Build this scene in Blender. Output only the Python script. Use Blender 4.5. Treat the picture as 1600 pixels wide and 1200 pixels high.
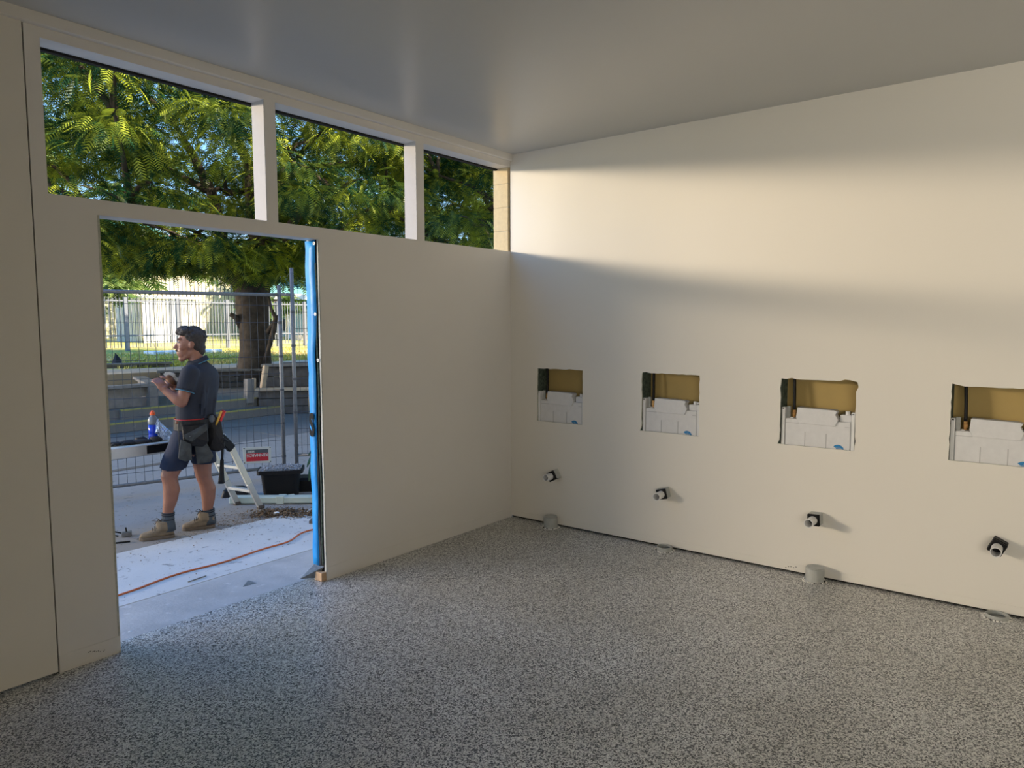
import bpy, math, random
import numpy as np
from mathutils import Vector, Matrix
random.seed(7); rng = np.random.default_rng(7)
S = bpy.context.scene
for o in list(bpy.data.objects): bpy.data.objects.remove(o)
COL = S.collection
# ------------------------------------------------------------------ camera (calibrated from the room's lines)
F_PX = 1130.56; EYE = Vector((0, 0, 1.62))
CR = Vector((0.6099678, -0.7924175, -0.0037145)); CU = Vector((0.0674111, 0.0472184, 0.9966073)); CF = Vector((0.7895537, 0.6081488, -0.0822194))
cd = bpy.data.cameras.new('camera'); cam = bpy.data.objects.new('camera', cd); COL.objects.link(cam)
cd.sensor_width = 36; cd.lens = F_PX / 1600 * 36; cd.clip_start = .05; cd.clip_end = 500
cam.matrix_world = Matrix(((CR.x, CU.x, -CF.x, EYE.x), (CR.y, CU.y, -CF.y, EYE.y), (CR.z, CU.z, -CF.z, EYE.z), (0, 0, 0, 1)))
S.camera = cam
S.view_settings.view_transform = 'Standard'; S.view_settings.look = 'None'; S.view_settings.gamma = 1
S.view_settings.use_curve_mapping = False; S.view_settings.exposure = 0.0
# ------------------------------------------------------------------ sky, sun, added area lamps
W = bpy.data.worlds.new('sky'); S.world = W; W.use_nodes = True
nt = W.node_tree; nt.nodes.clear()
wo = nt.nodes.new('ShaderNodeOutputWorld'); bg = nt.nodes.new('ShaderNodeBackground')
tc = nt.nodes.new('ShaderNodeTexCoord'); sx = nt.nodes.new('ShaderNodeSeparateXYZ'); cr = nt.nodes.new('ShaderNodeValToRGB')
nt.links.new(tc.outputs['Generated'], sx.inputs[0]); nt.links.new(sx.outputs['Z'], cr.inputs[0])
cr.color_ramp.elements[0].position = 0.0; cr.color_ramp.elements[0].color = (.70, .88, 1.0, 1)
cr.color_ramp.elements[1].position = 0.75; cr.color_ramp.elements[1].color = (.10, .36, .98, 1)
e = cr.color_ramp.elements.new(0.18); e.color = (.30, .62, 1.0, 1)
nt.links.new(cr.outputs[0], bg.inputs[0]); bg.inputs[1].default_value = 1.75
nt.links.new(bg.outputs[0], wo.inputs[0])
def light(name, typ, energy, color, **kw):
    l = bpy.data.lights.new(name, typ); l.energy = energy; l.color = color
    for k, v in kw.items(): setattr(l, k, v)
    o = bpy.data.objects.new(name, l); COL.objects.link(o); return o
def aim(o, d): o.rotation_euler = (-Vector(d)).to_track_quat('Z', 'Y').to_euler()
sun = light('sun', 'SUN', 12.5, (1.0, .87, .66), angle=math.radians(.6))
aim(sun, (-.22, .87, -.66))
# added area lamp standing in for warm bounce off unseen sunlit walls at left
ba = light('bounce_lamp', 'AREA', 1640, (1.0, .82, .60), shape='RECTANGLE', size=27, size_y=1.8)
ba.data.spread = math.radians(58)
ba.location = (-15.6, 25.8, 5.75); aim(ba, Vector((4.0, 2.6, 1.4)) - ba.location)
# added fill lamp behind the camera, in place of openings not modelled
la = light('rear_fill', 'AREA', 92, (1.0, .92, .80), shape='RECTANGLE', size=3.5, size_y=1.8)
la.data.spread = math.radians(110)
la.location = (-2.9, -2.6, 1.5); aim(la, (1, -.05, .22))

# ------------------------------------------------------------------ helpers
ORG = {}
def org(o): return ORG.get(o.name, Vector((0, 0, 0))) if o else Vector((0, 0, 0))
def thing(name, label, cat, loc=(0, 0, 0), group=None):
    o = bpy.data.objects.new(name, None); COL.objects.link(o); o.empty_display_size = .1
    o.location = loc; ORG[o.name] = Vector(loc); o['label'] = label; o['category'] = cat
    if group: o['group'] = group
    return o
def tag(o, label=None, cat=None, group=None, kind=None):
    for k, v in (('label', label), ('category', cat), ('group', group), ('kind', kind)):
        if v: o[k] = v
    return o
class MB:
    def __init__(s): s.v = []; s.f = []; s.mi = []
    def add(s, vs, fs, m=0):
        b = len(s.v); s.v += [tuple(v) for v in vs]; s.f += [tuple(i + b for i in f) for f in fs]; s.mi += [m] * len(fs); return s
    def box(s, a, b, m=0):
        x0, y0, z0 = a; x1, y1, z1 = b
        return s.add([(x0, y0, z0), (x1, y0, z0), (x1, y1, z0), (x0, y1, z0), (x0, y0, z1), (x1, y0, z1), (x1, y1, z1), (x0, y1, z1)],
            [(0, 3, 2, 1), (4, 5, 6, 7), (0, 1, 5, 4), (1, 2, 6, 5), (2, 3, 7, 6), (3, 0, 4, 7)], m)
    def obox(s, c, ax, ay, az, m=0):
        c, ax, ay, az = map(Vector, (c, ax, ay, az))
        vs = [c + i * ax + j * ay + k * az for k in (-1, 1) for i, j in ((-1, -1), (1, -1), (1, 1), (-1, 1))]
        return s.add(vs, [(0, 3, 2, 1), (4, 5, 6, 7), (0, 1, 5, 4), (1, 2, 6, 5), (2, 3, 7, 6), (3, 0, 4, 7)], m)
    def bar(s, p, q, w, h, up=(0, 0, 1), m=0):
        p, q = Vector(p), Vector(q); d = (q - p); u = Vector(up); sd = d.cross(u)
        if sd.length < 1e-5: sd = d.cross(Vector((1, 0, 0)))
        sd.normalize(); uu = sd.cross(d).normalized()
        return s.obox((p + q) / 2, d / 2, sd * w / 2, uu * h / 2, m)
    def loft(s, rings, caps=True, m=0, close=True):
        n = len(rings[0]); vs = [v for r in rings for v in r]; fs = []
        for i in range(len(rings) - 1):
            for j in range(n if close else n - 1):
                k = (j + 1) % n; fs.append((i * n + j, i * n + k, (i + 1) * n + k, (i + 1) * n + j))
        if caps: fs.append(tuple(range(n))[::-1]); fs.append(tuple((len(rings) - 1) * n + j for j in range(n)))
        return s.add(vs, fs, m)
    def tube(s, pts, r, n=8, caps=True, m=0):
        pts = [Vector(p) for p in pts]; rs = r if isinstance(r, (list, tuple)) else [r] * len(pts)
        rings = []; prev = None
        for i, p in enumerate(pts):
            t = (pts[min(i + 1, len(pts) - 1)] - pts[max(i - 1, 0)]).normalized()
            if prev is None:
                u = t.cross(Vector((0, 0, 1)));
                if u.length < .01: u = t.cross(Vector((1, 0, 0)))
            else: u = prev - t * prev.dot(t)
            u.normalize(); prev = u; w = t.cross(u)
            rings.append([p + rs[i] * (math.cos(a) * u + math.sin(a) * w) for a in [2 * math.pi * k / n for k in range(n)]])
        return s.loft(rings, caps, m)
    def ell(s, pts, n=14, m=0, W_=None, caps=True):
        """pts: list of (centre, side axis vector * half width, depth axis vector * half depth)"""
        rings = [[Vector(c) + math.cos(a) * Vector(A) + math.sin(a) * Vector(B) for a in [2 * math.pi * k / n for k in range(n)]] for c, A, B in pts]
        return s.loft(rings, caps, m)
    def sph(s, c, r, ax=None, n=10, k=7, m=0):
        c = Vector(c); r = Vector(r if hasattr(r, '__len__') else (r, r, r))
        ax = ax or (Vector((1, 0, 0)), Vector((0, 1, 0)), Vector((0, 0, 1)))
        rings = []
        for i in range(k):
            t = math.pi * (i + .02) / (k - 1 + .04); z = math.cos(t); q = math.sin(t)
            rings.append([c + ax[0] * r.x * q * math.cos(a) + ax[1] * r.y * q * math.sin(a) + ax[2] * r.z * z for a in [2 * math.pi * j / n for j in range(n)]])
        return s.loft(rings, True, m)
    def cyl(s, c, d, r, L, n=20, r2=None, m=0, hollow=None):
        c = Vector(c); d = Vector(d).normalized()
        if hollow is None: return s.tube([c, c + d * L], [r, r2 or r], n, True, m)
        u = d.cross(Vector((0, 0, 1)));
        if u.length < .01: u = d.cross(Vector((1, 0, 0)))
        u.normalize(); w = d.cross(u); A = [2 * math.pi * k / n for k in range(n)]
        ring = lambda o, rr: [c + d * o + rr * (math.cos(a) * u + math.sin(a) * w) for a in A]
        return s.loft([ring(0, hollow), ring(0, r), ring(L, r), ring(L, hollow), ring(0.002, hollow)], False, m)
    def build(s, name, mat, parent=None, smooth=False, bevel=0, seg=1):
        me = bpy.data.meshes.new(name); O = org(parent)
        me.from_pydata([(v[0] - O.x, v[1] - O.y, v[2] - O.z) for v in s.v], [], s.f)
        mats = mat if isinstance(mat, (list, tuple)) else [mat]
        for x in mats: me.materials.append(x)
        if len(mats) > 1: me.polygons.foreach_set('material_index', s.mi)
        if smooth: me.polygons.foreach_set('use_smooth', [True] * len(me.polygons))
        me.update(); o = bpy.data.objects.new(name, me); COL.objects.link(o)
        if parent: o.parent = parent
        ORG[o.name] = O
        if bevel:
            b = o.modifiers.new('b', 'BEVEL'); b.width = bevel; b.segments = seg; b.limit_method = 'ANGLE'; b.angle_limit = .6
        return o
def np_mesh(name, V, Fq, mat, parent=None, smooth=False):
    me = bpy.data.meshes.new(name); O = org(parent); V = V - np.array(O)
    me.vertices.add(len(V)); me.vertices.foreach_set('co', V.astype(np.float32).ravel())
    k = Fq.shape[1]; me.loops.add(Fq.size); me.loops.foreach_set('vertex_index', Fq.astype(np.int32).ravel())
    me.polygons.add(len(Fq)); me.polygons.foreach_set('loop_start', np.arange(len(Fq), dtype=np.int32) * k)
    me.materials.append(mat); me.update(calc_edges=True); me.validate()
    o = bpy.data.objects.new(name, me); COL.objects.link(o)
    if parent: o.parent = parent
    ORG[o.name] = O; return o
def copy_tree(o, parent=None):
    c = o.copy(); COL.objects.link(c)
    if parent: c.parent = parent
    ORG[c.name] = org(o)
    for ch in o.children: copy_tree(ch, c)
    return c
def mat(name, col, rough=.6, metal=0, noise=None, bump=None, spec=.5, trans=0, alpha=1, coat=0, sss=0):
    """noise=(scale, amount, colour2[, detail]); bump=(scale, strength)"""
    m = bpy.data.materials.new(name); m.use_nodes = True; n = m.node_tree; p = n.nodes['Principled BSDF']
    c = (*col, 1); p.inputs['Base Color'].default_value = c; p.inputs['Roughness'].default_value = rough
    p.inputs['Metallic'].default_value = metal; p.inputs['Specular IOR Level'].default_value = spec
    p.inputs['Transmission Weight'].default_value = trans; p.inputs['Alpha'].default_value = alpha
    p.inputs['Coat Weight'].default_value = coat
    t = n.nodes.new('ShaderNodeTexCoord')
    if noise:
        x = n.nodes.new('ShaderNodeTexNoise'); x.inputs['Scale'].default_value = noise[0]; x.inputs['Detail'].default_value = noise[3] if len(noise) > 3 else 4
        r = n.nodes.new('ShaderNodeValToRGB'); r.color_ramp.elements[0].position = .5 - noise[1] / 2; r.color_ramp.elements[1].position = .5 + noise[1] / 2
        r.color_ramp.elements[0].color = c; r.color_ramp.elements[1].color = (*noise[2], 1)
        n.links.new(t.outputs['Object'], x.inputs[0]); n.links.new(x.outputs[0], r.inputs[0]); n.links.new(r.outputs[0], p.inputs['Base Color'])
    if bump:
        x = n.nodes.new('ShaderNodeTexNoise'); x.inputs['Scale'].default_value = bump[0]; x.inputs['Detail'].default_value = 5
        b = n.nodes.new('ShaderNodeBump'); b.inputs['Strength'].default_value = bump[1]; b.inputs['Distance'].default_value = .01
        n.links.new(t.outputs['Object'], x.inputs[0]); n.links.new(x.outputs[0], b.inputs['Height']); n.links.new(b.outputs[0], p.inputs['Normal'])
    return m
def pix(x, y): return (CF + CR * ((x - 800) / F_PX) - CU * ((y - 600) / F_PX))
def atY(x, y, Y): d = pix(x, y); return EYE + d * (Y / d.y)
def atZ(x, y, z): d = pix(x, y); return EYE + d * ((z - EYE.z) / d.z)
def atP(x, y, p0, n): d = pix(x, y); p0 = Vector(p0); n = Vector(n); return EYE + d * ((p0 - EYE).dot(n) / d.dot(n))
def lerp(a, b, t): return a + (b - a) * t
def rot(v, k, a): return Matrix.Rotation(a, 3, Vector(k)) @ Vector(v)

# ------------------------------------------------------------------ materials
M_wall = mat('wall_paint', (.80, .765, .69), .5, noise=(1.3, .9, (.775, .74, .665)), bump=(180, .03))
M_beam = mat('trim_paint', (.80, .775, .73), .45, noise=(3, .9, (.77, .745, .70)), bump=(120, .03))
M_primer_dim = mat('primed_timber_dim', (.50, .475, .46), .6, noise=(25, .7, (.46, .435, .42)))  # primer tone darkened to offset the strong lamp on the post reveals
M_ceil = mat('ceiling_paint', (.575, .58, .565), .33, noise=(.8, .9, (.55, .555, .54)), spec=.6)
M_rawedge = mat('raw_plasterboard', (.62, .60, .53), .9, noise=(60, .5, (.40, .42, .36)))
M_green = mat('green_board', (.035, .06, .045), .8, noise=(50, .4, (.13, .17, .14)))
M_black = mat('black_plastic', (.006, .006, .007), .5, spec=.25)
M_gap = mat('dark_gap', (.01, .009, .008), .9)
M_white_pl = mat('white_plastic', (.78, .78, .77), .4)
M_cistern = mat('cistern_foam', (.74, .74, .74), .65, noise=(30, .5, (.68, .68, .68)))
M_cis_line = mat('cistern_groove', (.46, .46, .46), .8)
M_brass = mat('brass', (.45, .22, .08), .35, metal=.8, noise=(80, .3, (.65, .4, .15)))
M_blue = mat('logo_blue', (.02, .22, .50), .5)
M_cavity = mat('cavity_board', (.50, .36, .13), .8, noise=(6, .6, (.42, .31, .12)))
M_grey_pl = mat('grey_pipe', (.48, .49, .46), .45, noise=(30, .5, (.38, .39, .37)))
M_grey_in = mat('grey_inner', (.20, .21, .20), .6)
M_wrap = mat('building_wrap', (.005, .26, .72), .45, noise=(9, .5, (.01, .36, .88)), bump=(14, .5))
M_timber = mat('new_timber', (.50, .30, .16), .7, noise=(20, .5, (.66, .46, .28)))
M_flash = mat('lead_flashing', (.16, .17, .17), .5, metal=.3, noise=(40, .4, (.26, .27, .26)))
M_block = mat('cream_block', (.80, .64, .38), .85, noise=(35, .6, (.70, .55, .33)), bump=(90, .25))
M_mortar = mat('mortar', (.55, .48, .36), .95)
M_cord = mat('orange_cord', (.55, .13, .03), .5)
M_galv = mat('galvanised', (.22, .23, .245), .5, metal=.45, noise=(40, .5, (.15, .155, .165)))
M_wire = mat('wire', (.07, .074, .085), .5, metal=.4)
M_alu = mat('aluminium', (.55, .56, .55), .45, metal=.5, noise=(12, .5, (.45, .46, .45)))
M_alu_p = mat('painted_cream_alu', (.62, .62, .54), .45)
M_wood_old = mat('weathered_timber', (.16, .145, .13), .85, noise=(7, .5, (.28, .255, .23)), bump=(40, .3))
M_wood_dark = mat('dark_sleeper', (.07, .06, .055), .9, noise=(9, .5, (.14, .12, .105)), bump=(40, .3))
M_wood_light = mat('pale_timber', (.55, .42, .28), .8, noise=(9, .5, (.42, .31, .2)))
M_yellow = mat('yellow_nosing', (.50, .44, .08), .7, noise=(12, .6, (.30, .28, .12)))
M_bark = mat('bark', (.035, .026, .020), .95, noise=(7, .5, (.10, .075, .055)), bump=(9, 1.0))
M_red = mat('sign_red', (.50, .015, .03), .5)
M_dgrey = mat('sign_grey', (.07, .085, .10), .5)
M_sign = mat('sign_white', (.55, .57, .55), .5)
M_pvc = mat('pale_downpipe', (.52, .60, .53), .4, noise=(8, .5, (.44, .50, .44)))
def conc(name, a, b, sc, spots=.0, bumpv=.15):
    m = mat(name, a, .8, noise=(sc, .6, b, 8), bump=(60, bumpv)); n = m.node_tree; p = n.nodes['Principled BSDF']
    if spots:
        t = n.nodes.new('ShaderNodeTexCoord'); x = n.nodes.new('ShaderNodeTexNoise'); x.inputs['Scale'].default_value = 18; x.inputs['Detail'].default_value = 6
        r = n.nodes.new('ShaderNodeValToRGB'); r.color_ramp.elements[0].position = .63; r.color_ramp.elements[1].position = .72
        mx = n.nodes.new('ShaderNodeMix'); mx.data_type = 'RGBA'; old = p.inputs['Base Color'].links[0].from_socket
        n.links.new(t.outputs['Object'], x.inputs[0]); n.links.new(x.outputs[0], r.inputs[0]); n.links.new(r.outputs[0], mx.inputs[0])
        n.links.new(old, mx.inputs[6]); mx.inputs[7].default_value = (a[0] * spots, a[1] * spots, a[2] * spots, 1); n.links.new(mx.outputs[2], p.inputs['Base Color'])
    return m
M_c1 = conc('threshold_concrete', (.34, .335, .33), (.50, .495, .48), 5, 1.6)
M_c2 = conc('pale_slab', (.50, .51, .51), (.60, .605, .60), 3, .55)
M_c3 = conc('court_concrete', (.24, .225, .205), (.32, .30, .28), 1.6, .6)
M_c4 = conc('court_far', (.20, .195, .19), (.13, .127, .123), .9, 1.15)
M_c5 = conc('upper_paving', (.20, .19, .175), (.14, .135, .13), 1.3, 1.3)
M_dirt = conc('dirt', (.10, .08, .06), (.20, .165, .13), 14, .4, .6)
# grass: dry yellow patches over green
def grassmat(name, g, y):
    m = mat(name, g, .9, noise=(.45, .25, y, 6), bump=(50, .6)); return m
M_grass = grassmat('dry_lawn', (.40, .42, .08), (.70, .55, .24))
M_blade = grassmat('grass_blade', (.40, .44, .08), (.70, .56, .22))
M_sand = conc('sandy_soil', (.60, .48, .34), (.48, .37, .26), 3)
# flake floor
def floor_mat():
    m = bpy.data.materials.new('flake_floor'); m.use_nodes = True; n = m.node_tree; p = n.nodes['Principled BSDF']
    t = n.nodes.new('ShaderNodeTexCoord')
    v = n.nodes.new('ShaderNodeTexVoronoi'); v.inputs['Scale'].default_value = 195; v.inputs['Randomness'].default_value = 1
    ns = n.nodes.new('ShaderNodeTexNoise'); ns.inputs['Scale'].default_value = 160; ns.inputs['Detail'].default_value = 2
    mp = n.nodes.new('ShaderNodeVectorMath'); mp.operation = 'MULTIPLY_ADD'; mp.inputs[1].default_value = (.008,) * 3
    n.links.new(t.outputs['Object'], ns.inputs[0]); n.links.new(ns.outputs['Color'], mp.inputs[0]); n.links.new(t.outputs['Object'], mp.inputs[2])
    n.links.new(mp.outputs[0], v.inputs['Vector'])
    s = n.nodes.new('ShaderNodeSeparateColor'); n.links.new(v.outputs['Color'], s.inputs[0])
    r = n.nodes.new('ShaderNodeValToRGB'); r.color_ramp.interpolation = 'CONSTANT'
    cols = [(0, (.012, .014, .018)), (.25, (.10, .105, .11)), (.33, (.42, .425, .42)), (.52, (.66, .66, .64)), (.74, (.88, .88, .85))]
    r.color_ramp.elements[0].color = (*cols[0][1], 1); r.color_ramp.elements[1].position = cols[1][0]; r.color_ramp.elements[1].color = (*cols[1][1], 1)
    for q, c in cols[2:]: el = r.color_ramp.elements.new(q); el.color = (*c, 1)
    n.links.new(s.outputs[0], r.inputs[0])
    b = n.nodes.new('ShaderNodeTexNoise'); b.inputs['Scale'].default_value = 1.6; b.inputs['Detail'].default_value = 4
    rb = n.nodes.new('ShaderNodeValToRGB'); rb.color_ramp.elements[0].position = .35; rb.color_ramp.elements[0].color = (.84, .83, .80, 1); rb.color_ramp.elements[1].position = .65; rb.color_ramp.elements[1].color = (1, 1, 1, 1)
    mx = n.nodes.new('ShaderNodeMix'); mx.data_type = 'RGBA'; mx.blend_type = 'MULTIPLY'; mx.inputs[0].default_value = 1
    n.links.new(t.outputs['Object'], b.inputs[0]); n.links.new(b.outputs[0], rb.inputs[0]); n.links.new(r.outputs[0], mx.inputs[6]); n.links.new(rb.outputs[0], mx.inputs[7])
    n.links.new(mx.outputs[2], p.inputs['Base Color']); p.inputs['Roughness'].default_value = .36; p.inputs['Specular IOR Level'].default_value = .5; p.inputs['Coat Weight'].default_value = .6; p.inputs['Coat Roughness'].default_value = .38
    bp = n.nodes.new('ShaderNodeBump'); bp.inputs['Strength'].default_value = .25; bp.inputs['Distance'].default_value = .001
    n.links.new(v.outputs['Distance'], bp.inputs['Height']); n.links.new(bp.outputs[0], p.inputs['Normal'])
    return m
M_floor = floor_mat()

# ------------------------------------------------------------------ room shell
XC, YC, H = 4.755, 3.673, 2.99       # right wall plane, left wall plane, ceiling
YO = YC + .12                        # outer face of the left wall
SILL, HEAD, DH = 2.215, 2.892, 2.143
XJ0, XJ1 = 1.568, 2.834
XW0, YR = -3.2, -4.6
def holed(axis, p0, p1, us, zs, holes):
    """slab between planes p0..p1 (axis 'y' or 'x'), grid lines us x zs, holes = set of cells left out"""
    m = MB(); nu, nz = len(us) - 1, len(zs) - 1
    solid = lambda i, j: 0 <= i < nu and 0 <= j < nz and (i, j) not in holes
    P = (lambda u, p, z: (u, p, z)) if axis == 'y' else (lambda u, p, z: (p, u, z))
    for i in range(nu):
        for j in range(nz):
            if not solid(i, j): continue
            a, b, c, d = us[i], us[i + 1], zs[j], zs[j + 1]
            for p in (p0, p1): m.add([P(a, p, c), P(b, p, c), P(b, p, d), P(a, p, d)], [(0, 1, 2, 3)])
            if not solid(i - 1, j): m.add([P(a, p0, c), P(a, p1, c), P(a, p1, d), P(a, p0, d)], [(0, 1, 2, 3)])
            if not solid(i + 1, j): m.add([P(b, p0, c), P(b, p1, c), P(b, p1, d), P(b, p0, d)], [(0, 1, 2, 3)])
            if not solid(i, j - 1): m.add([P(a, p0, c), P(a, p1, c), P(b, p1, c), P(b, p0, c)], [(0, 1, 2, 3)])
            if not solid(i, j + 1): m.add([P(a, p0, d), P(a, p1, d), P(b, p1, d), P(b, p0, d)], [(0, 1, 2, 3)])
    return m
m = MB(); m.box((XW0 - .1, YR - .1, -.12), (XC + .3, 3.80, 0)); o = m.build('floor', M_floor); tag(o, kind='structure', label='speckled black white and grey flake floor')
# left wall with doorway and three high window openings
us = [1.292, 1.355, XJ0, 2.48, 2.553, XJ1, 3.683, 3.757, XC + .005]; zs = [.0, DH, SILL, HEAD, 2.95]
holes = {(2, 0), (3, 0), (4, 0)} | {(i, 2) for i in (1, 2, 4, 5, 7)}
wl = holed('y', YC, YO, us, zs, holes).build('wall_left', M_beam); tag(wl, kind='structure', label='off white wall with doorway and three high window openings')
# board face of the lower wall (slightly cleaner paint), stepped side panel at the far left
mb = MB().box((XW0, YC - .006, .012), (1.284, YC + .11, 2.95)); tag(mb.build('wall_panel', M_wall, wl), label='side panel beyond the dark joint')
mb = MB().box((1.283, YC + .012, .0), (1.293, YC + .1, 2.95)); tag(mb.build('joint', M_gap, wl), label='dark open joint between wall panels')
mb = MB().box((1.292, YC - .003, .008), (XJ0, YC, .085)).box((XJ1, YC - .003, .008), (XC, YC, .085)); mb.build('skim_band', M_beam, wl, bevel=.002)
m = MB().box((XW0, YC - .03, 2.938), (XC, YO, H + .01)); tag(m.build('trim_1', M_beam, bevel=.004), kind='structure', label='square timber bead where left wall meets ceiling')
m = MB().box((XJ0 - .01, YC - .001, 0), (XJ0, YO, DH)); m.build('door_lining', M_rawedge, wl)
m = MB().box((XW0 - .1, YR - .1, H), (XC + .3, YO, H + .08)); tag(m.build('ceiling', M_ceil), kind='structure', label='smooth grey semi gloss ceiling')
# dark strip along the outside of the window heads
m = MB().box((1.30, YO, HEAD - .012), (XC, YO + .03, HEAD + .02)); tag(m.build('trim_2', M_gap), kind='structure', label='dark strip outside window heads')
# right wall: plasterboard sheet with four cut-outs
NY = [(3.401, 2.975), (2.462, 2.023), (1.465, 1.018), (.516, .075)]; NZ0, NZ1 = .838, 1.262
PADC = .02
vs = [YR]
for a, b in sorted([(b, a) for a, b in NY]): vs += [a - PADC, b + PADC]
vs += [YC + .0]
zs = [.012, NZ0 - PADC, NZ1 + PADC, H]
wr = holed('x', XC, XC + .013, vs, zs, {(i, 1) for i in (1, 3, 5, 7)}).build('wall_right', M_wall); tag(wr, kind='structure', label='long off white wall with four square service cut outs')
for k, (ya, yb) in enumerate(NY):      # ragged sawn edge of each cut-out, flush with the board
    per = []
    n = 14; r0 = random.Random(20 + k)
    for i in range(n): per.append((lerp(ya, yb, i / n), NZ1, 0, 1))
    for i in range(n): per.append((yb, lerp(NZ1, NZ0, i / n), -1, 0))
    for i in range(n): per.append((lerp(yb, ya, i / n), NZ0, 0, -1))
    for i in range(n): per.append((ya, lerp(NZ0, NZ1, i / n), 1, 0))
    inn, out = [], []
    for q, (y, z, ny, nz) in enumerate(per):
        j = abs(r0.gauss(0, .0026)) * (2.6 if (q % 14 < 2 or q % 14 > 11) and k > 0 else 1)
        if nz == -1: j *= .3
        inn.append((y + ny * j, z + nz * j)); 
        oy = min(max(y, yb), ya) + ny * PADC; oz = z + nz * PADC
        if q % n == 0: oy = y + {0: PADC, 1: -PADC, 2: -PADC, 3: PADC}[q // n]; oz = z + {0: PADC, 1: PADC, 2: -PADC, 3: -PADC}[q // n]
        out.append((oy, oz))
    f = [Vector((XC, y, z)) for y, z in out]; g = [Vector((XC, y, z)) for y, z in inn]; h = [Vector((XC + .013, y, z)) for y, z in inn]
    mb = MB(); N = len(per)
    mb.add(f + g, [(i, (i + 1) % N, (i + 1) % N + N, i + N) for i in range(N)]); mb.build('cut_edge', M_wall, wr)
    mb = MB(); mb.add(g + h, [(i, (i + 1) % N, (i + 1) % N + N, i + N) for i in range(N)]); mb.build('raw_edge', M_rawedge, wr)
m = MB()
for k, (ya, yb) in enumerate(NY):      # cavity behind each cut-out
    m.box((XC + .15, yb - .12, .55), (XC + .16, ya + .16, 1.75))
m.build('cavity_board', M_cavity, wr)
for k, (ya, yb) in enumerate(NY):
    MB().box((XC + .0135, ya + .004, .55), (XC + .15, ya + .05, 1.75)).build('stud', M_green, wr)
m = MB().box((XC + .014, YR, 0), (XC + .02, YC, .03)); m.build('wall_gap', M_gap, wr)
m = MB().box((XC - .0025, YR, .016), (XC, YC, .062)); m.build('skim_band', M_wall, wr, bevel=.002)
m = MB().box((XC + .16, YR - .1, 0), (XC + .3, YO, H)); tag(m.build('wall_right_outer', M_mortar), kind='structure')
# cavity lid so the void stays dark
m = MB().box((XC + .013, YR, 1.75), (XC + .16, YC, 1.80)); m.build('cavity_lid', M_green, wr)
m = MB().box((XW0 - .1, YR, 0), (XW0, YC + .1, H)); tag(m.build('wall_rear', M_wall), kind='structure')
m = MB().box((XW0, YR - .1, 0), (XC + .2, YR, H)); tag(m.build('wall_front', M_wall), kind='structure')
# unseen upper storey block, height shaped to shade court and tree
m = MB().box((-12, -9, H + .12), (22, YO + .05, 9.9)); tag(m.build('roof', M_mortar), kind='structure')
# cream block reveal at the end of the third opening
pr = thing('masonry_reveal', 'cream concrete block reveal at right end of high window opening', 'wall', (4.745, YC, SILL)); pr['kind'] = 'structure'
z = SILL + .0005
for hgt in (.17, .19, .19, .14):
    MB().box((4.738, YC + .012, z), (4.80, YC + .165, min(z + hgt - .004, HEAD))).build('block', M_block, pr, bevel=.003); z += hgt
MB().box((4.742, YC + .014, SILL), (4.80, YC + .160, HEAD)).build('mortar_bed', M_mortar, pr)

for xp in (2.48, 3.683): MB().box((xp - .0025, YC + .002, SILL), (xp, YO - .002, HEAD)).build('reveal_board', M_primer_dim, wl)  # primed boards added to dim the lamp-lit left faces of the posts
# doorway right jamb: wrap, stud edge, flashing, timber packer
t = thing('wall_wrap', 'torn bright blue building wrap hanging down right side of doorway', 'membrane', (XJ1, YC + .08, .07))
mb = MB(); rows = 40; A = []; B = []
for i in range(rows + 1):
    z = lerp(.085, DH - .005, i / rows); w = .004 * math.sin(i * .9) + .004 * math.sin(i * .37 + 1)
    top = 1 if i > 30 else 0
    yb = YC + lerp(.075, .018, (i / rows)) + .006 * math.sin(i * .55) - .0
    if i < 24: yb = YC + .063 + .003 * math.sin(i * .5) - .012 * (i / 24)
    A.append((XJ1 - .004 - abs(w), YO + .004, z)); B.append((XJ1 - .010 + w * .5, yb, z))
mb.add(A + B, [(i, i + 1, i + rows + 2, i + rows + 1) for i in range(rows)])
o = mb.build('wrap_sheet', M_wrap, t, smooth=True); so = o.modifiers.new('s', 'SOLIDIFY'); so.thickness = .001
for (x, y) in ((491, 380), (493, 491), (497, 563)):
    p = atP(x, y, (XJ1 - .012, 0, 0), (1, 0, 0)); MB().cyl(p, (-1, 0, 0), .011, .003, 8, hollow=.004).build('washer', M_white_pl, t)
def text(body, size, loc, xdir, ydir, m, parent, name='lettering', bold=0, ext=.0008):
    cu = bpy.data.curves.new('tx', 'FONT'); cu.body = body; cu.size = size; cu.align_x = 'CENTER'; cu.align_y = 'CENTER'; cu.extrude = ext; cu.offset = bold; cu.resolution_u = 3
    ob = bpy.data.objects.new('tx', cu); COL.objects.link(ob); dg = bpy.context.evaluated_depsgraph_get()
    me = bpy.data.meshes.new_from_object(ob.evaluated_get(dg)); bpy.data.objects.remove(ob)
    X = Vector(xdir).normalized(); Y = Vector(ydir).normalized(); Z = X.cross(Y); L = Vector(loc)
    O = org(parent)
    for v in me.vertices: v.co = L + X * v.co.x + Y * v.co.y + Z * v.co.z - O
    me.materials.clear(); me.materials.append(m); o = bpy.data.objects.new(name, me); COL.objects.link(o); o.parent = parent; ORG[o.name] = O
    return o
so = text('S', .19, (XJ1 - .019, YO - .030, .985), (0, -1, 0), (0, 0, 1), M_gap, t, bold=.010, ext=.001)
for v in so.data.vertices: v.co.y = (v.co.y - (YO - .030 - (YC + .08))) * .52 + (YO - .030 - (YC + .08))
j = MB().box((XJ1 - .0005, YC + .022, .03), (XJ1 + .001, YC + .06, DH)).build('door_stud_gap', M_gap, wl)
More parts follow.
